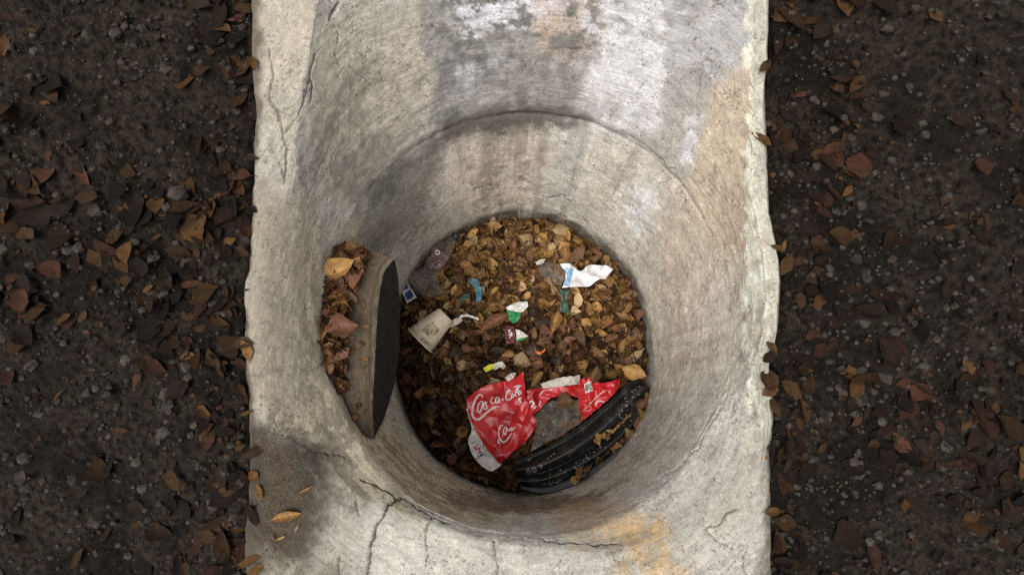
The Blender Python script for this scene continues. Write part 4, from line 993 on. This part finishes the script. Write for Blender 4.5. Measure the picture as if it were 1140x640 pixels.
for i in range(2200):
    x, y = random.gauss(310, 17), random.gauss(545, 34)
    if x < 290 or y > 636: continue
    p = at(x, y, rim_z(x, y)); s = abs(random.gauss(0.0006, 0.0007)) + 0.0006; b = len(V)
    for k in range(4): V.append(p + np.array((s * math.cos(k * 1.57 + i), s * math.sin(k * 1.57 + i), s * random.uniform(-.2, .4))))
    V.append(p + np.array((0, 0, s * 1.1)))
    F += [(b + k, b + (k + 1) % 4, b + 4) for k in range(4)]
tag(link('rim_dirt', mesh('rim_dirt', V, F, False), M_CRUMB), 'loose brown dirt crumbs on the corner of the rim', 'dirt', kind='stuff')

# ------------------------------------------------------------------ twigs in the litter, decayed litter on the ground outside
def twig(p, L, yaw, label, group):
    k = 6; pts = [np.array((L * (i / 7 - .5), 0.06 * L * math.sin(i * 1.3 + yaw), 0.02 * L * math.sin(i))) for i in range(8)]
    G = np.array([[q + np.array((0, (0.0022 - 0.0012 * i / 7) * math.cos(a), (0.0022 - 0.0012 * i / 7) * math.sin(a))) for a in np.linspace(0, 2 * math.pi, k, endpoint=False)] for i, q in enumerate(pts)])
    o = link('twig', grid_mesh('twig', G, True), M_TWIG); o.location = p; o.rotation_euler = (0, random.uniform(-.08, .08), yaw)
    return tag(o, label, 'twig', group)
for (x, y, L) in [(560, 300, .10), (610, 345, .08), (665, 360, .11), (480, 430, .09), (540, 470 - 90, .07), (690, 395, .08), (500, 500, .10), (590, 270, .09)]:
    twig(tuple(at(x, y, .045)), L, random.uniform(0, 3), 'thin dark twig across the litter ' + near_what(x, y, False).replace('on open litter ', ''), 'twigs in the leaf litter')
DR = fbm(GR[:162] * 3.2, 3, 33)
sp = []
for i in range(24000):
    k = random.randrange(len(cols)); r = random.randrange(7, 162)
    p = GR[r, k]
    if abs(p[0]) > 1.9 or abs(p[1]) > 1.7: continue
    drift = DR[r, k]
    edge = 8 < r < 20
    if random.random() > (0.9 if edge else smooth(-0.25, 0.35, drift) * 0.75 + 0.06): continue
    cn = random.choice(['dark brown', 'dark brown', 'brown', 'reddish brown', 'ochre'])
    size = random.choice((random.uniform(0.005, 0.015), random.uniform(0.01, 0.03), random.uniform(0.03, 0.07)))
    sp.append(((p[0] + random.uniform(-.02, .02), p[1] + random.uniform(-.02, .02), p[2] + 0.003 + random.uniform(0, .006)), size, np.array(LEAFC[cn][1]) * random.choice((.15, .25, .4, .6)), 0.10, random.randrange(24)))
    if len(sp) > 6500: break
for i in range(70):                                        # blown onto the outer edge of the rim
    k = random.randrange(NC); p = UPD[-8 - int(abs(random.gauss(0, 16))), k]; cn = random.choice(['dark brown', 'brown', 'ochre'])
    sp.append(((p[0] + random.uniform(-.01, .02) * ct[k], p[1] + random.uniform(-.01, .02) * st[k], p[2] + 0.006), random.choice((.012, .025, .035, .05)), np.array(LEAFC[cn][0]) * random.choice((.3, .5, .8)), 0.2, random.randrange(24)))
tag(litter('ground_litter', sp, M_LITTER, 0.35), 'decayed dark leaf litter on the soil around the rim', 'leaf litter', kind='stuff')
V, F = [], []
ICO = [(0, 0, 1), (.89, 0, .45), (.28, .85, .45), (-.72, .53, .45), (-.72, -.53, .45), (.28, -.85, .45), (.72, .53, -.45), (-.28, .85, -.45), (-.89, 0, -.45), (-.28, -.85, -.45), (.72, -.53, -.45), (0, 0, -1)]
ICF = [(0, 1, 2), (0, 2, 3), (0, 3, 4), (0, 4, 5), (0, 5, 1), (1, 6, 2), (2, 7, 3), (3, 8, 4), (4, 9, 5), (5, 10, 1), (2, 6, 7), (3, 7, 8), (4, 8, 9), (5, 9, 10), (1, 10, 6), (6, 11, 7), (7, 11, 8), (8, 11, 9), (9, 11, 10), (10, 11, 6)]
for i in range(26000):
    k = random.randrange(len(cols)); r = random.randrange(7, 160); p = GR[r, k]
    if abs(p[0]) > 1.9 or abs(p[1]) > 1.7: continue
    sz = min(0.024, random.expovariate(1 / 0.0024) + 0.001); b = len(V); q = np.array((random.uniform(-.02, .02), random.uniform(-.02, .02), 0.0))
    for v in ICO: V.append(p + q + np.array(v) * sz * np.array((random.uniform(.7, 1.3), random.uniform(.7, 1.2), random.uniform(.5, .9))))
    F += [tuple(b + j for j in f) for f in ICF]
tag(link('soil_clods', mesh('soil_clods', V, F, False), simple_mat('clods_and_grit', (0.012, 0.010, 0.008), (0.055, 0.045, 0.036), 0.95, 40, 0.15, 0.6, 0.004)), 'loose clods and grit on the dark soil around the rim', 'soil', kind='stuff')
